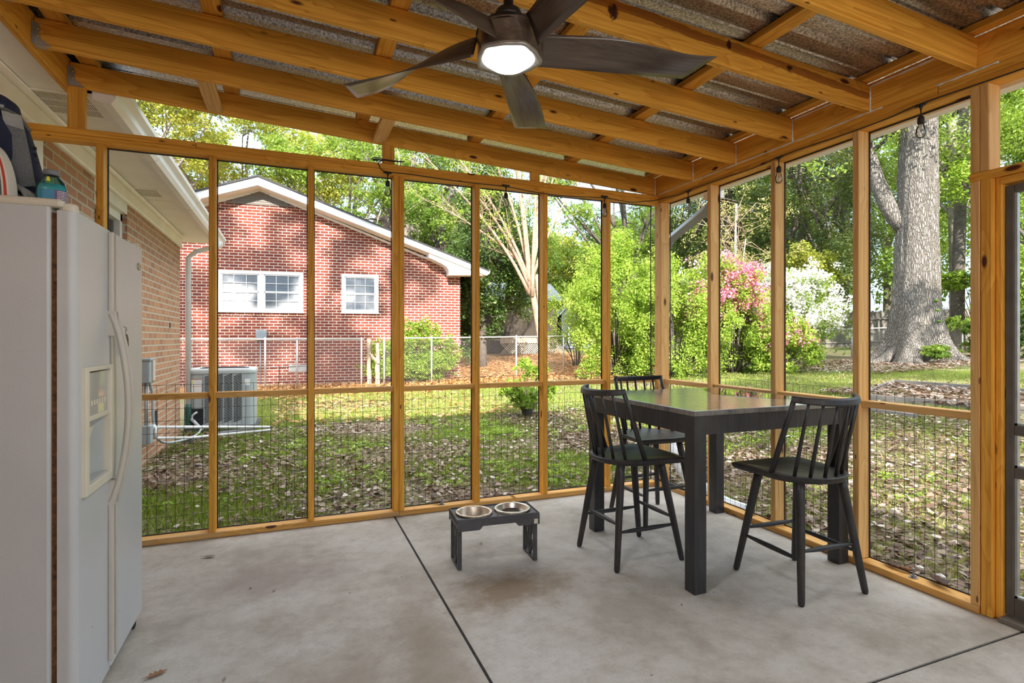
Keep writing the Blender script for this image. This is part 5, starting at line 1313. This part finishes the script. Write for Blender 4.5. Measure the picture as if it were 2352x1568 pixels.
# thin pale forked trees with tangled vines
pt = empty('pale_forked_tree', at_(14.2, 14.9), 0, 'thin pale V-forked tree tangled with bare vines behind the pink azalea', 'tree')
m = MB(); tw = MB(); ends = []
for (x1, z1, r0) in ((-.85, 5.2, .085), (.12, 5.6, .08), (.5, 4.4, .05)):
    b = bez(Vector((.15,0,.0)), Vector((.15+x1*.1,0,1.6)), Vector((x1*.8,.1,3.0)), Vector((x1*1.1,0,z1)), 10); m.tube(b, [r0*(1-.6*k/10) for k in range(11)], 8)
    for s in range(26):
        q = b[rn.randint(4, 10)]; e2 = q + Vector((rn.gauss(0,.9), rn.gauss(0,.6), rn.gauss(.3,.8))); mid = (q+e2)/2 + Vector((rn.gauss(0,.3), rn.gauss(0,.3), rn.gauss(0,.3)))
        tw.tube([q, mid, e2], [.012, .009, .004], 4, False); ends.append(e2)
        e3 = mid + Vector((rn.gauss(0,.5), rn.gauss(0,.4), rn.gauss(-.2,.5))); tw.tube([mid, (mid+e3)/2+Vector((rn.gauss(0,.15),0,rn.gauss(0,.15))), e3], [.008, .006, .003], 4, False)
m.build('trunk', plain('silver_bark', (.50, .46, .42), .85, var=.2, scale=8), pt); tw.build('vines', M['pale_bark'], pt)
leaf_cloud('foliage', M['lf_tan'], pt, [tuple(p) for p in ends], [(.4, .4, .35)]*len(ends), 5200, .08, 34, tr=(0, 1))
# the big oak
bo = empty('big_oak', (18.9, 11.85, gz(18.9, 11.85)), 0, 'massive grey-barked oak trunk with flared roots in front of the wooden fence', 'tree')
m = MB(); P = []; N = 72
zs = [-.3, 0, .15, .35, .6, .9, 1.3, 1.8, 2.4, 3.2, 4.2, 5.2, 6.2, 7.4, 8.8, 10.4, 12.0]
for k in range(N):
    a = 2*PI*k/N; row = []
    for z in zs:
        fl = math.exp(-z/.55)*.62 + math.exp(-z/2.2)*.22
        lob = (.5+.5*math.cos(5*a+1.0))**1.5*.75 + .35*(.5+.5*math.cos(3*a+2.2))
        r = .60 - .012*z + fl*(.25+lob) + .02*math.sin(9*a+z*2) + .012*math.sin(17*a - z)
        row.append((r*math.cos(a) + .02*z, r*math.sin(a), z))
    P.append(row)
m.grid(P, closed_u=True)
tr = m.build('trunk', M['bark'], bo)
m = MB()
rt = [((-.75,-.5,.22), (-1.25,-.85,.02), (-1.7,-1.3,-.12)), ((.2,-.95,.25), (.1,-1.35,.05), (.05,-1.9,-.12)), ((.85,-.4,.2), (1.4,-.75,.03), (2.1,-1.3,-.12)), ((-.9,.2,.2), (-1.5,.2,.0), (-2.1,.4,-.12)), ((.9,.3,.2), (1.5,.5,.0), (2.1,.9,-.12))]
for q in rt:
    pp = smooth([(0,0,.7), *q], 5); m.tube(pp, [.26*(1-.75*i/len(pp)) for i in range(len(pp))], 10)
m.build('roots', M['bark'], bo)
m = MB(); ends = []; rn = random.Random(77)
dirs = [((-.15,.2,4.4), (-.62,.95,5.4), (-.66,1.05,7.2), (-.95,1.6,10), .30), ((.1,.1,8.5), (1.0,-.9,10), (2.5,-2,11), (4.5,-3,12), .3), ((0,0,9), (-1.2,1,10.5), (-3,1.5,12), (-4.5,2,12.5), .28), ((.1,0,11), (.4,.3,13), (1,.8,15), (1.5,1,17), .35)]
for (p0, p1, p2, p3, r0) in dirs:
    b = bez(Vector(p0), Vector(p1), Vector(p2), Vector(p3), 12); m.tube(b, [r0*(1-.6*k/12) for k in range(13)], 12)
    for s in range(7):
        q = b[rn.randint(6, 12)]; e2 = q + Vector((rn.gauss(0,1.8), rn.gauss(0,1.8), rn.gauss(.2,.9))); mid = (q+e2)/2 + Vector((rn.gauss(0,.3), rn.gauss(0,.3), .3)); m.tube([q, mid, e2], [r0*.25, r0*.15, .02], 6); ends.append(e2)
m.build('limb', M['bark'], bo)
leaf_cloud('foliage', M['lf_mid'], bo, [tuple(p) for p in ends] + [(-3.6, 1.0, 6.6), (-2.6, 0, 8.2), (3.4, -1.0, 7.6)], [(1.2, 1.2, .9)]*(len(ends)+3), 15000, .13, 78, tr=(.3, 1))
m = MB(); 
for (x, y, z) in ((-.05,-.66,1.95), (-.02,-.68,1.65), (.12,-.68,1.45), (-.03,-.72,1.3)): m.lathe([(0, .05), (.05, .03), (.08, -.01), (.04, -.04), (0, -.05)], 8, (x, y, z))
m.build('moss_tuft', plain('moss', (.12, .22, .03), .95), bo)
tree('fern_clump', 'small green ferny plants growing between the roots of the big oak', 'plant', (18.6, 10.75, gz(18.6, 10.75)), .6, .28, (.9, .35, .26), 10, .01, 'lf_mid', 3200, .09, 81, bark='dark_bark', cr=.5)

# azaleas and shrubs
def azalea(lab, x, y, R, cz, n, seed, fl=None, nf=0, leaf='lf_bright', ftop=.3, L=.085, ncl=26, stems='dark_bark', trg=(.1, 1), fside=None):
    rn = random.Random(seed); r = empty('azalea' if fl else 'shrub', at_(x, y), 0, lab, 'shrub')
    cl = []; t = 0
    while len(cl) < ncl and t < 3000:
        t += 1; d = Vector((rn.gauss(0,1), rn.gauss(0,1), rn.gauss(0,1))).normalized()*rn.uniform(.55, 1)
        p = Vector((d.x*R[0], d.y*R[1], cz + d.z*R[2]))
        if p.z > .12 and all((p-q).length > min(R)*.28 for q in cl): cl.append(p)
    m = MB()
    for q in cl:
        b = bez(Vector((q.x*.12, q.y*.12, -.05)), Vector((q.x*.2, q.y*.2, q.z*.5)), Vector((q.x*.7, q.y*.7, q.z*.7)), q, 5); m.tube(b, [.022, .02, .016, .012, .008, .004], 5)
    m.build('stems', M[stems], r)
    rr_ = [tuple(np.array(R)*.36*rn.uniform(.8, 1.15)) for _ in cl]
    leaf_cloud('foliage', M[leaf], r, [tuple(q) for q in cl], rr_, n, L, seed, tr=trg, flat=.9)
    if fl:
        fc = [(q, s) for q, s in zip(cl, rr_) if q.z > cz + R[2]*ftop*rn.uniform(-.6, 1) and (fside is None or fside(q))]
        if fc: 
            o = leaf_cloud('blossoms', M[fl], r, [tuple(q + Vector((q.x, q.y, q.z-cz))*.08) for q, s in fc], [s for q, s in fc], nf, L*.85, seed+3, ar=.95, flat=.3)
    return r
azalea('tall light green shrub filling the window bay left of the corner post', 9.2, 14.5, (1.55, 1.3, 2.2), 1.85, 40000, 91, ncl=40)
azalea('tall light green azalea with a few pink flowers right behind the corner post', 10.4, 13.2, (1.6, 1.3, 2.1), 1.75, 40000, 92, 'pink', 900, ftop=-.2, ncl=30, fside=lambda q: q.x > .3)
azalea('pink-flowering azalea seen above the middle of the tabletop', 12.0, 12.6, (1.5, 1.3, 1.6), 1.45, 32000, 93, 'pink', 11000, ftop=-.25, ncl=34, L=.08)
azalea('white-flowering azalea between pink azalea and chain link fence', 14.3, 12.9, (2.0, 1.4, 1.45), 1.65, 24000, 94, 'whitefl', 13000, ftop=-.35, ncl=40, leaf='lf_mid', L=.085)
azalea('low green azalea skirt with scattered pink flowers below the pink azalea', 12.9, 11.7, (1.1, .9, .8), .75, 12000, 95, 'pink', 900, ftop=-.4, ncl=22, L=.08)
azalea('yellow-green shrub growing behind the white azalea', 18.6, 15.8, (1.6, 1.2, 1.3), 3.0, 9000, 96, leaf='lf_yellow', L=.12, trg=(0, .85))
azalea('low azalea with a few pink flowers in front of the red brick house wall', 3.5, 17.08, (1.5, .42, .98), .86, 24000, 97, 'pink', 420, ftop=.2, ncl=30, L=.075)
azalea('small bright green bush standing alone on the shaded lawn', 3.83, 8.85, (.46, .42, .42), .52, 2300, 98, leaf='lf_bright', L=.085, ncl=16, trg=(0, .8))
azalea('loose green shrub with thin branches in front of the blue shed', 10.2, 18.8, (1.5, 1.0, 1.5), 1.7, 8000, 99, leaf='lf_bright', L=.09, ncl=18)

# chain link fences
def chain_fence(p0, p1, h, lab, posts, side=0):
    p0 = Vector(p0); p1 = Vector(p1); f = empty('chain_link_fence', p0, 0, lab, 'fence', 'chain link fences'); d = p1-p0; L = d.length; u = d/L
    def pt(s, z): q = u*s; return (q.x, q.y, q.z + z)
    m = MB(); m.tube([pt(0, h), pt(L, h)], .022, 8); m.build('top_rail', M['chain'], f)
    for s in posts:
        m = MB(); m.tube([pt(s, -.1), pt(s, h+.01)], .026, 8); m.lathe([(.03, 0), (.032, .02), (.018, .05), (0, .06)], 10, pt(s, h-.0)); m.build('post', M['chain'], f)
    m = MB(); pw = .062; n = int(L/pw)+1; nz = int((h-.03)/pw)
    r = .0015
    for sgn in (1, -1):
        for i in range(-nz, n):
            s0_ = i*pw; s1_ = s0_ + nz*pw
            a0_, a1_ = max(0, s0_), min(L, s1_)
            if a1_ <= a0_: continue
            z0 = (a0_-s0_); z1 = (a1_-s0_)
            if sgn == 1: q0, q1 = pt(a0_, .02+z0), pt(a1_, .02+z1)
            else: q0, q1 = pt(a0_, .02+nz*pw-z0), pt(a1_, .02+nz*pw-z1)
            m.tube([q0, q1], r, 3, False, False)
    m.build('wire_mesh', M['chain_wire'], f)
chain_fence((-3.2, 16.5, -.1), (1.98, 16.5, -.1), 1.36, 'chain link fence in front of the red brick house, left of the rotten posts', [.3, 2.55, 3.36, 5.1])
chain_fence((2.45, 16.5, -.1), (10.6, 16.5, .0), 1.38, 'chain link fence running right from the rotten posts to the shrubs', [.1, 1.52, 4.3, 6.0])
chain_fence((15.5, 16.1, .40), (26.0, 13.0, .78), 1.08, 'back chain link fence running behind the white azalea and the big oak', [.2, 2.75, 4.6, 7.0, 9.2])
# rotten posts and brace
for x, y, h, lab in ((2.12, 16.55, 1.42, 'left rotten wooden post between the two chain link fences'), (2.36, 16.5, 1.30, 'right rotten wooden post beside the low azalea')):
    m = MB(); rn = random.Random(int(x*100)); m.tube([(x+rn.uniform(-.01,.01), y, -.15+h*k/7) for k in range(8)], [.07*rn.uniform(.75, 1.1) for _ in range(8)], 7, True, False)
    tag(m.build('rotten_post', M['rot']), lab, 'post')
m = MB(); m.tube([(2.12, 16.44, .85), (2.38, 16.42, .55)], .035, 5, True, False); tag(m.build('rotten_brace', M['rot']), 'short rotten brace nailed between the two rotten posts', 'post')
# wooden privacy fence
wf = empty('wooden_fence', (24.5, 19.6, .7), 0, 'weathered grey wooden privacy fence behind the big oak', 'fence')
m = MB(); rn = random.Random(6); p0 = Vector((0,0,0)); p1 = Vector((15.0, -6.0, .50)); L = (p1-p0).length; u = (p1-p0)/L; nn = Vector((u.y, -u.x, 0)).normalized(); k = 0.0
while k < L:
    c_ = u*k; h = 1.85 + rn.uniform(-.02, .03); Mx = Matrix.Translation(c_ + nn*rn.uniform(-.004,.004)) @ Matrix.Rotation(math.atan2(u.y, u.x), 4, 'Z')
    m.prism([(0, -.1), (.135, -.1), (.135, h-.05), (.10, h), (.035, h), (0, h-.05)], -.01, .01, ax=1, M=Mx); k += .142
m.build('pickets', M['grey_wood'], wf)
for z in (.35, 1.45):
    m = MB(); m.tube([p0+Vector((0,0,z))-nn*-.05, p1+Vector((0,0,z))-nn*-.05], .045, 4, True, False); m.build('rail', M['grey_wood'], wf)
# dark cabin, deck and blue shed beyond the fence
ch = empty('brown_house', (10.6, 25.6, gz(10.6, 25.6)), math.radians(-8), 'dark brown house with grey roof half hidden behind the dark evergreen', 'house')
m = MB(); m.prism([(-2.6, 0), (2.0, 0), (2.0, 2.7), (-2.6, 2.7)], 0, 4, ax=1)
k = -2.5
while k < 2: m.box((k, -.02, 0), (k+.04, 0, 2.7)); k += .55
m.build('wall', M['house_dark'], ch)
m = MB(); m.add([(-2.9,-.5,2.6),(2.3,-.5,2.6),(2.3,2,3.7),(-2.9,2,3.7),(-2.9,4.5,2.6),(2.3,4.5,2.6),(-2.9,-.5,2.72),(2.3,-.5,2.72)], [(0,1,2,3),(3,2,5,4),(0,6,7,1)]); m.build('roof', plain('blue_grey_roof', (.10, .125, .15), .8), ch)
m = MB(); m.box((-1.3, -1.6, .62), (1.5, 0, .72)); m.box((-1.3, -1.62, .50), (1.5, -1.58, .75)); m.build('deck', M['rot'], ch)
m = MB(); k = -1.3
while k < 1.5:
    for sg in (1, -1): m.add([(k, -1.58+.004*sg, .0 if sg == 1 else .5), (k+.03, -1.58+.004*sg, .0 if sg == 1 else .5), (k+.53, -1.58+.004*sg, .5 if sg == 1 else .0), (k+.50, -1.58+.004*sg, .5 if sg == 1 else .0)], [(0,1,2,3)])
    k += .11
m.build('lattice_skirt', M['lattice'], ch)
sh = empty('blue_shed', (14.3, 26.2, gz(14.3, 26.2)), math.radians(-20), 'small dark blue shed with a pale framed window behind the shrubs', 'shed')
m = MB(); m.prism([(-.9, 0), (.9, 0), (.9, 1.9), (0, 2.9), (-.9, 1.9)], 0, 2.4, ax=1); m.build('wall', plain('shed_navy', (.03, .045, .075), .6), sh)
m = MB()
for s in (1, -1): m.prism([(0, 3.0), (s*1.15, 1.75), (s*1.1, 1.68), (0, 2.88)], -.25, 2.6, ax=1)
m.build('roof', M['blue_grey'], sh)
m = MB()
for a in ((-.55, -.48, .1, 1.75), (.48, .55, .1, 1.75), (-.04, .04, .1, 1.75), (-.55, .55, 1.70, 1.8), (-.55, .55, .9, .96), (-.55, .55, .05, .12)): m.box((a[0], -.05, a[2]), (a[1], -.0, a[3]))
m.build('door_frame', plain('pale_blue', (.38, .48, .60), .5), sh)

# ---------------------------------------------------------------- air conditioner and services
ac = empty('air_conditioner', (-.97, 9.78, -.10), math.radians(0), 'grey outdoor air conditioner unit on a pad beside the tan brick house', 'air conditioner')
def rrect(w, d, r, n=6):
    p = []
    for cx, cy, a0_ in ((w-r, -d+r, -PI/2), (w-r, d-r, 0), (-w+r, d-r, PI/2), (-w+r, -d+r, PI)):
        for k in range(n+1): a = a0_ + PI/2*k/n; p.append((cx + r*math.cos(a), cy + r*math.sin(a)))
    return p
m = MB(); m.prism(rrect(.455, .36, .10), .05, .855, ax=2)
m.build('cabinet', M['grey_metal'], ac)
m = MB(); m.prism(rrect(.50, .42, .03), -.02, .05, ax=2); m.build('pad', plain('dark_pad', (.05, .055, .065), .8), ac)
m = MB(); ro = rrect(.468, .373, .11); n = len(ro); L_ = []
for sc_, z in ((1, .85), (1, .89), (.965, .915), (.80, .925), (.74, .915)): L_.append([(x*sc_, y*sc_, z) for x, y in ro])
vs = [p for q in L_ for p in q]; m.add(vs, [(i*n+k, i*n+(k+1) % n, (i+1)*n+(k+1) % n, (i+1)*n+k) for i in range(4) for k in range(n)]); m.build('top_cover', plain('ac_top', (.46, .50, .50), .4), ac)
m = MB()
for r in (.05, .10, .15, .20, .25): m.tube([(r*1.2*math.cos(a), r*math.sin(a), .925) for a in [k/32*2*PI for k in range(33)]], .004, 4, False)
for k in range(8): a = k*PI/4; m.tube([(.03*math.cos(a), .03*math.sin(a), .926), (.31*math.cos(a), .27*math.sin(a), .922)], .005, 4, False)
m.lathe([(0, .935), (.05, .93), (.055, .92)], 16); m.box((-.30, -.26, .86), (.30, .26, .865)); m.build('fan_grille', M['dark'], ac)
for k, x0 in enumerate((-.235, -.105, .025, .155)):
    m = MB(); z = .10
    while z < .80:
        x1 = x0 + .112
        m.add([(x0, -.3635, z), (x1, -.3635, z+.045), (x1, -.3635, z+.057), (x0, -.3635, z+.012)], [(0,1,2,3)]); z += .0245
    m.build('louver_panel', M['dark'], ac)
m = MB()
for x in (-.245, -.115, .015, .145, .275): m.box((x, -.372, .07), (x+.012, -.36, .84))
m.box((-.25, -.370, .06), (.287, -.36, .075)); m.build('corner_trim', M['grey_metal'], ac)
m = MB(); m.box((-.405, -.3625, .48), (-.27, -.361, .76)); m.build('label', M['paper'], ac)
m = MB(); m.box((-.405, -.3635, .765), (-.27, -.3625, .772)); m.box((-.405, -.3635, .66), (-.27, -.3625, .666)); m.box((-.405, -.3635, .565), (-.27, -.3625, .57)); m.build('label_stripe', M['orange'], ac)
m = MB(); m.prism([(-.402, .715), (-.372, .715), (-.387, .748)], -.364, -.3628, ax=1); m.build('warning_triangle', M['yellow'], ac)
m = MB(); m.box((.315, -.3625, .66), (.385, -.361, .76)); m.build('rating_plate', M['paper'], ac)
m = MB(); m.box((-.44, -.363, .07), (-.25, -.358, .33)); m.build('open_service_bay', M['dark'], ac)
m = MB(); m.tube(smooth([(-.40, -.37, .16), (-.38, -.40, .24), (-.33, -.37, .28)], 5), .016, 8); m.tube(smooth([(-.40, -.38, .18), (-.34, -.42, .12), (-.29, -.40, .05)], 5), .024, 8); m.build('refrigerant_line', M['duct'], ac)
eb = empty('electrical_box', (-1.5, 7.02, .2), 0, 'grey electrical disconnect box and conduit on the tan brick wall', 'electrical box')
m = MB(); m.bbox((0, -.10, .60), (.10, .12, .86), .012); m.bbox((.0, -.11, .84), (.11, .13, .865), .006); m.build('disconnect_box', M['box_grey'], eb)
m = MB(); m.bbox((.10, .0, .62), (.115, .10, .84), .004); m.build('box_cover', plain('tan_cover', (.60, .52, .45), .5), eb)
m = MB(); m.tube([(.05, .0, .60), (.05, .0, .12)], .020, 10); m.build('conduit', M['pipe_grey'], eb)
m = MB(); m.bbox((.0, -.06, -.06), (.10, .08, .14), .008); m.build('lower_box', M['box_grey'], eb)
m = MB(); m.tube(smooth([(.06, .08, .60), (.08, .14, .45), (.08, .18, .15), (.10, .4, -.10), (.18, .9, -.20), (.3, 1.6, -.24), (.30, 2.2, -.2)], 6), .015, 8); m.build('flex_conduit', M['pipe_grey'], eb)
pv = empty('pvc_drain', (-1.44, 7.16, .1), 0, 'white PVC drain pipes crossing in front of the air conditioner', 'pipe')
m = MB(); m.tube([(0, 0, .20), (1.15, 1.65, -.11)], .017, 8); m.lathe([(0,0),(.024,0),(.024,.05),(0,.05)], 10, (.02, .03, .17)); m.build('pipe', M['pvc'], pv)
m = MB(); m.tube([(.04, .04, .19), (.04, .04, .07)], .017, 8); m.tube([(.04, .04, .07), (.30, .75, -.06), (1.16, 1.63, -.15)], .015, 8); m.build('pipe', M['pvc'], pv)
m = MB(); m.tube([(-1.3, 8.35, -.10), (-.9, 8.9, -.09), (-.5, 9.1, -.09)], .05, 8); tag(m.build('insulated_line', M['dark_plastic']), 'black insulated line lying on the ground beside the air conditioner', 'pipe')
tag((lambda m: (m.box((XW-.001, 7.55, .1), (XW+.004, 7.80, .42)), m.build('crawl_opening', M['dark']))[1])(MB()), 'dark crawl space opening low in the tan brick wall', 'opening')
tag((lambda m: (m.box((XW-.001, 8.52, 1.42), (XW+.004, 8.58, 1.49)), m.build('wall_hole', M['dark']))[1])(MB()), 'small dark square hole in the tan brick wall above the air conditioner', 'opening')
# garden bed
gb = empty('garden_bed', (11.0, 6.3, gz(11.0, 6.3)), 0, 'grey board garden bed full of dry leaves on the right-hand lawn', 'garden bed')
cs = [(-1.3, .75), (-.95, -1.75), (1.3, -1.0), (1.35, 1.9)]
for i in range(4):
    a = cs[i]; b2_ = cs[(i+1) % 4]
    o = board('board', (11.0+a[0], 6.3+a[1], gz(11+a[0], 6)+.04), (11.0+b2_[0], 6.3+b2_[1], gz(11+b2_[0], 6)+.04), .04, .14, M['grey_wood']); o.parent = gb; o.matrix_parent_inverse = Matrix.Translation(-gb.location)
tag(board('landscape_timber', (8.55, 6.35, gz(8.5, 6)+.02), (8.45, 5.3, gz(8.5, 6)+.02), .09, .10, M['grey_wood']), 'short grey landscape timber on the lawn nearer than the garden bed', 'timber')

# ---------------------------------------------------------------- ground cover
rng = np.random.default_rng(77)
def scatter(n, regs, dens=None):
    out = []
    a = np.array([(x1-x0)*(y1-y0)*w for x0, x1, y0, y1, w in regs]); c = (a/a.sum()*n).astype(int)
    for (x0, x1, y0, y1, w), k in zip(regs, c): out.append(np.stack([rng.uniform(x0, x1, k), rng.uniform(y0, y1, k)], 1))
    p = np.concatenate(out)
    inh = (p[:, 0] > -1.6) & (p[:, 0] < 3.12) & (p[:, 1] < 4.14)
    nbh = p[:, 1] > 17.75
    ho = (p[:, 0] < -1.45) & (p[:, 1] < 9.4)
    acm = (abs(p[:, 0]+.97) < .5) & (abs(p[:, 1]-9.78) < .42)
    return p[~inh & ~ho & ~acm & ~(nbh & (p[:, 0] < 5.3))]
def litter(name, mat, n, regs, L, lab, zoff=.012, tr=(0, 1), flat=2.2, keep=None):
    p = scatter(n, regs)
    if keep is not None: p = p[keep(p)]
    k = len(p); z = gza(p[:, 0], p[:, 1]) + rng.uniform(0, .03, k) + zoff
    pos = np.stack([p[:, 0], p[:, 1], z], 1); nrm = rng.normal(size=(k, 3))*.55 + np.array([0, 0, flat]); tan = rng.normal(size=(k, 3)); Ls = L*rng.uniform(.5, 1.35, k)
    V, Fq = leaves6(rng, pos, nrm, tan, Ls, Ls*rng.uniform(.45, .8, k), rng.uniform(-.1, .8, k))
    return tag(fastmesh(name, V, Fq, mat, None, np.repeat(np.clip(tr[0]+(tr[1]-tr[0])*rng.uniform(0, 1, k), 0, 1), 2)), lab, 'leaves', kind='stuff')
def patch(p, s=1.0, ph=0): return np.sin(p[:, 0]*2.1*s+ph)+np.sin(p[:, 1]*2.7*s+ph*2)+np.sin((p[:, 0]+p[:, 1])*1.3*s+1+ph)+rng.normal(0, .8, len(p))
litter('fallen_leaves', M['litter'], 95000, [(-1.5, 6, 4.14, 9.2, 3), (-1.5, 14, 9.2, 14, .8), (3.12, 9, -1, 8.5, 3.4), (9, 15, 0, 9, 1.0)], .054, 'dry brown leaf litter covering the yard around the porch', keep=lambda p: patch(p, .8) > -1.6)
litter('orange_leaves', M['litter_or'], 16000, [(-2, 6, 13.5, 17.7, 2), (5.3, 12, 13.5, 24, 1), (-.3, 4, 9.3, 13.5, .7)], .10, 'orange leaf litter and pine straw along the chain link fence', tr=(0, .9))
litter('pale_leaves', M['litter'], 11000, [(9.8, 12.2, 4.8, 8.0, 1), (14, 22, 9.5, 13.5, .5)], .085, 'pale curled leaves heaped in the garden bed and below the big oak', zoff=.06, tr=(.4, 1))
o = litter('fallen_petals', M['whitefl'], 1200, [(13.5, 18.5, 10.5, 12.8, 1)], .05, 'white petals scattered on the ground below the white azalea', zoff=.04)
def grass(name, n, regs, L, lab, keep=None, tr=(0, 1), w=.006):
    p = scatter(n, regs)
    if keep is not None: p = p[keep(p)]
    k = len(p); z = gza(p[:, 0], p[:, 1]); a = rng.uniform(0, 2*PI, k); ln = L*rng.uniform(.5, 1.3, k); le = rng.uniform(.15, 1.0, k)*ln
    b = rng.uniform(0, 2*PI, k); dx, dy = np.cos(a)*w*.5, np.sin(a)*w*.5
    v0 = np.stack([p[:, 0]-dx, p[:, 1]-dy, z], 1); v1 = np.stack([p[:, 0]+dx, p[:, 1]+dy, z], 1)
    v2 = np.stack([p[:, 0]+np.cos(b)*le, p[:, 1]+np.sin(b)*le, z+ln], 1)
    V = np.stack([v0, v1, v2], 1).reshape(-1, 3)
    return tag(fastmesh(name, V, np.arange(3*k).reshape(-1, 3), M['grass'], None, np.clip(tr[0]+(tr[1]-tr[0])*rng.uniform(0, 1, k), 0, 1), 3), lab, 'grass', kind='stuff')
grass('grass', 230000, [(-1.5, 7, 4.3, 9.5, 2.2), (3.2, 9, -1, 4.3, .35), (7, 10, 4, 9.5, 1.0)], .055, 'short green grass growing through the leaf litter near the porch', keep=lambda p: patch(p, 1.1, 2) > -.1, tr=(0, .8), w=.009)
grass('grass', 150000, [(-1.4, 6, 9.5, 14.5, 1.5), (6, 16, 8, 13, 1), (10, 18, 1, 9, .7)], .07, 'sunlit yellow-green grass of the lawn further from the porch', keep=lambda p: patch(p, .7, 4) > -1.0, tr=(.35, 1), w=.014)
grass('dry_grass', 90000, [(3.2, 9, 0, 8, 1), (8, 17, 2, 13, .5), (-1, 6, 10, 15, .4)], .05, 'dry straw-coloured grass mixed into the lawn', keep=lambda p: patch(p, .9, 6) > -.6, tr=(.72, 1), w=.010)
# leafy weeds near the porch
p = scatter(900, [(-1.5, 5, 4.4, 9, 1), (3.3, 8, 2, 6, .4)]); p = p[patch(p, 1.3, 1) > .8]
C = [(x, y, float(gza(np.array(x), np.array(y)))+.05) for x, y in p]
o = leaf_cloud('weeds', M['lf_bright'], None, C, [(.09, .09, .05)]*len(C), 9000, .035, 5, flat=1.5, tr=(0, .8)); tag(o, 'small bright leafy weeds growing in the shaded lawn', 'weeds', kind='stuff')
# white stones along the slab
m = MB(); rn = random.Random(12)
def stone(x, y, z, r):
    k = 7; sx, sy, sz = r*rn.uniform(.7, 1.3), r*rn.uniform(.7, 1.3), r*rn.uniform(.4, .75)
    vs = [(x, y, z+sz)]; 
    for zz, q in ((.45, .85), (-.3, .95)):
        for i in range(k): a = 2*PI*i/k + q; vs.append((x+sx*q*math.cos(a)*rn.uniform(.8, 1.15), y+sy*q*math.sin(a)*rn.uniform(.8, 1.15), z+sz*zz))
    m.add(vs, [(0, 1+i, 1+(i+1) % k) for i in range(k)] + [(1+i, 1+k+i, 1+k+(i+1) % k, 1+(i+1) % k) for i in range(k)])
for i in range(620):
    if i < 380: x = rn.uniform(-1.4, 3.4); y = 4.15 + abs(rn.gauss(0, .10)); 
    else: x = 3.14 + abs(rn.gauss(0, .09)); y = rn.uniform(.5, 4.2)
    if rn.random() < .35 and x < 1: continue
    stone(x, y, -.075, rn.uniform(.012, .034))
tag(m.build('white_stones', M['stone']), 'white landscaping stones scattered along the edge of the concrete slab', 'stones', kind='stuff')

# ---------------------------------------------------------------- single dry leaves and crumbs on the floor
def dry_leaf(x, y, z, L, rz, lab, mat, curl=.25, seed=0, lobed=True, tilt=0):
    rn = random.Random(seed); ol = []
    n = 9 if lobed else 5
    for s in (1, -1):
        side = []
        for i in range(n):
            t = (i+.5)/n; w = .34*math.sin(PI*t**.85)*(1 if (i % 2 == 0 or not lobed) else .45)*rn.uniform(.85, 1.15); side.append((t*L - L/2, s*w*L*.8))
        ol.append(side)
    pts = [(-L/2-.18*L, 0)] + ol[0] + [(L/2, 0)] + ol[1][::-1]
    mid = [(x_, 0) for x_, _ in ol[0]]
    def P3(a, b): return (a, b, .004 + curl*abs(b)*.9 + curl*.5*(a/L)**2*L)
    V = [P3(*q) for q in pts]; k = len(ol[0]); mids = [P3(a, 0) for a, _ in mid]; base = len(V); V += mids
    Fs = []
    for i in range(k-1):
        Fs.append((1+i, 2+i, base+i+1, base+i)); Fs.append((base+i, base+i+1, len(pts)-1-i-1, len(pts)-1-i))
    Fs += [(0, 1, base, len(pts)-1), (k, k+1, k+2, base+k-1)]
    m = MB(); m.add(V, Fs, False); o = m.build('dry_leaf', mat); o.location = (x, y, z); o.rotation_euler = (tilt, 0, rz)
    sf = o.modifiers.new('s', 'SOLIDIFY'); sf.thickness = .0006
    return tag(o, lab, 'leaf', 'single dry leaves')
lf1 = plain('oak_leaf_brown', (.30, .15, .07), .7, var=.3, scale=30); lf2 = plain('leaf_grey_brown', (.36, .30, .26), .7, var=.3, scale=30); lf3 = plain('leaf_dark_brown', (.09, .035, .018), .5, var=.3, scale=30)
dry_leaf(-.474, 2.454, 0, .075, .5, 'brown lobed oak leaf on the floor near the foot of the refrigerator', lf1, .3, 1)
dry_leaf(-.444, 3.658, 0, .075, -.2, 'pale curled leaf on the floor near the back wall sill', lf2, .5, 2)
dry_leaf(-.232, 2.329, 0, .022, 1.2, 'tiny tan leaf scrap at the bottom edge of the view', lf2, .4, 3, False)
dry_leaf(1.10, 3.269, 0, .022, .3, 'tiny brown leaf scrap on the floor behind the pet feeder stand', lf1, .6, 4, False)
dry_leaf(-.192, 3.122, 0, .018, 2.2, 'tiny brown leaf scrap in the middle of the left floor', lf1, .5, 5, False)
dry_leaf(-.078, 3.05, 0, .02, .9, 'tiny grey leaf scrap beside a brown one on the left floor', lf2, .5, 6, False)
dry_leaf(1.74, 2.16, 0, .016, .9, 'tiny orange leaf scrap left of the near table leg', lf1, .5, 7, False)
dry_leaf(3.035, 2.02, .042, .12, 1.4, 'curled dark brown leaf lodged on the sill, left of the bolt', lf3, .7, 8)
dry_leaf(3.04, 1.95, .045, .10, 1.9, 'curled reddish brown leaf lodged on the sill just left of the bolt', lf1, .8, 9)
dry_leaf(3.035, 1.79, .045, .14, 1.2, 'large curled dark leaf lodged on the sill right of the bolt', lf3, .8, 10)
dry_leaf(3.04, 3.02, .045, .11, 1.3, 'curled dark leaf on the sill beside the end of the drain hose', lf3, .8, 11)
dry_leaf(3.05, 2.86, .05, .09, 2.0, 'upright dark leaf stuck in the wire mesh behind the right-hand stool', lf3, .8, 12, tilt=1.2)
dry_leaf(1.02, 4.06, .045, .08, 2.8, 'curled brown leaf on the sill behind the pet feeder stand', lf3, .8, 13)
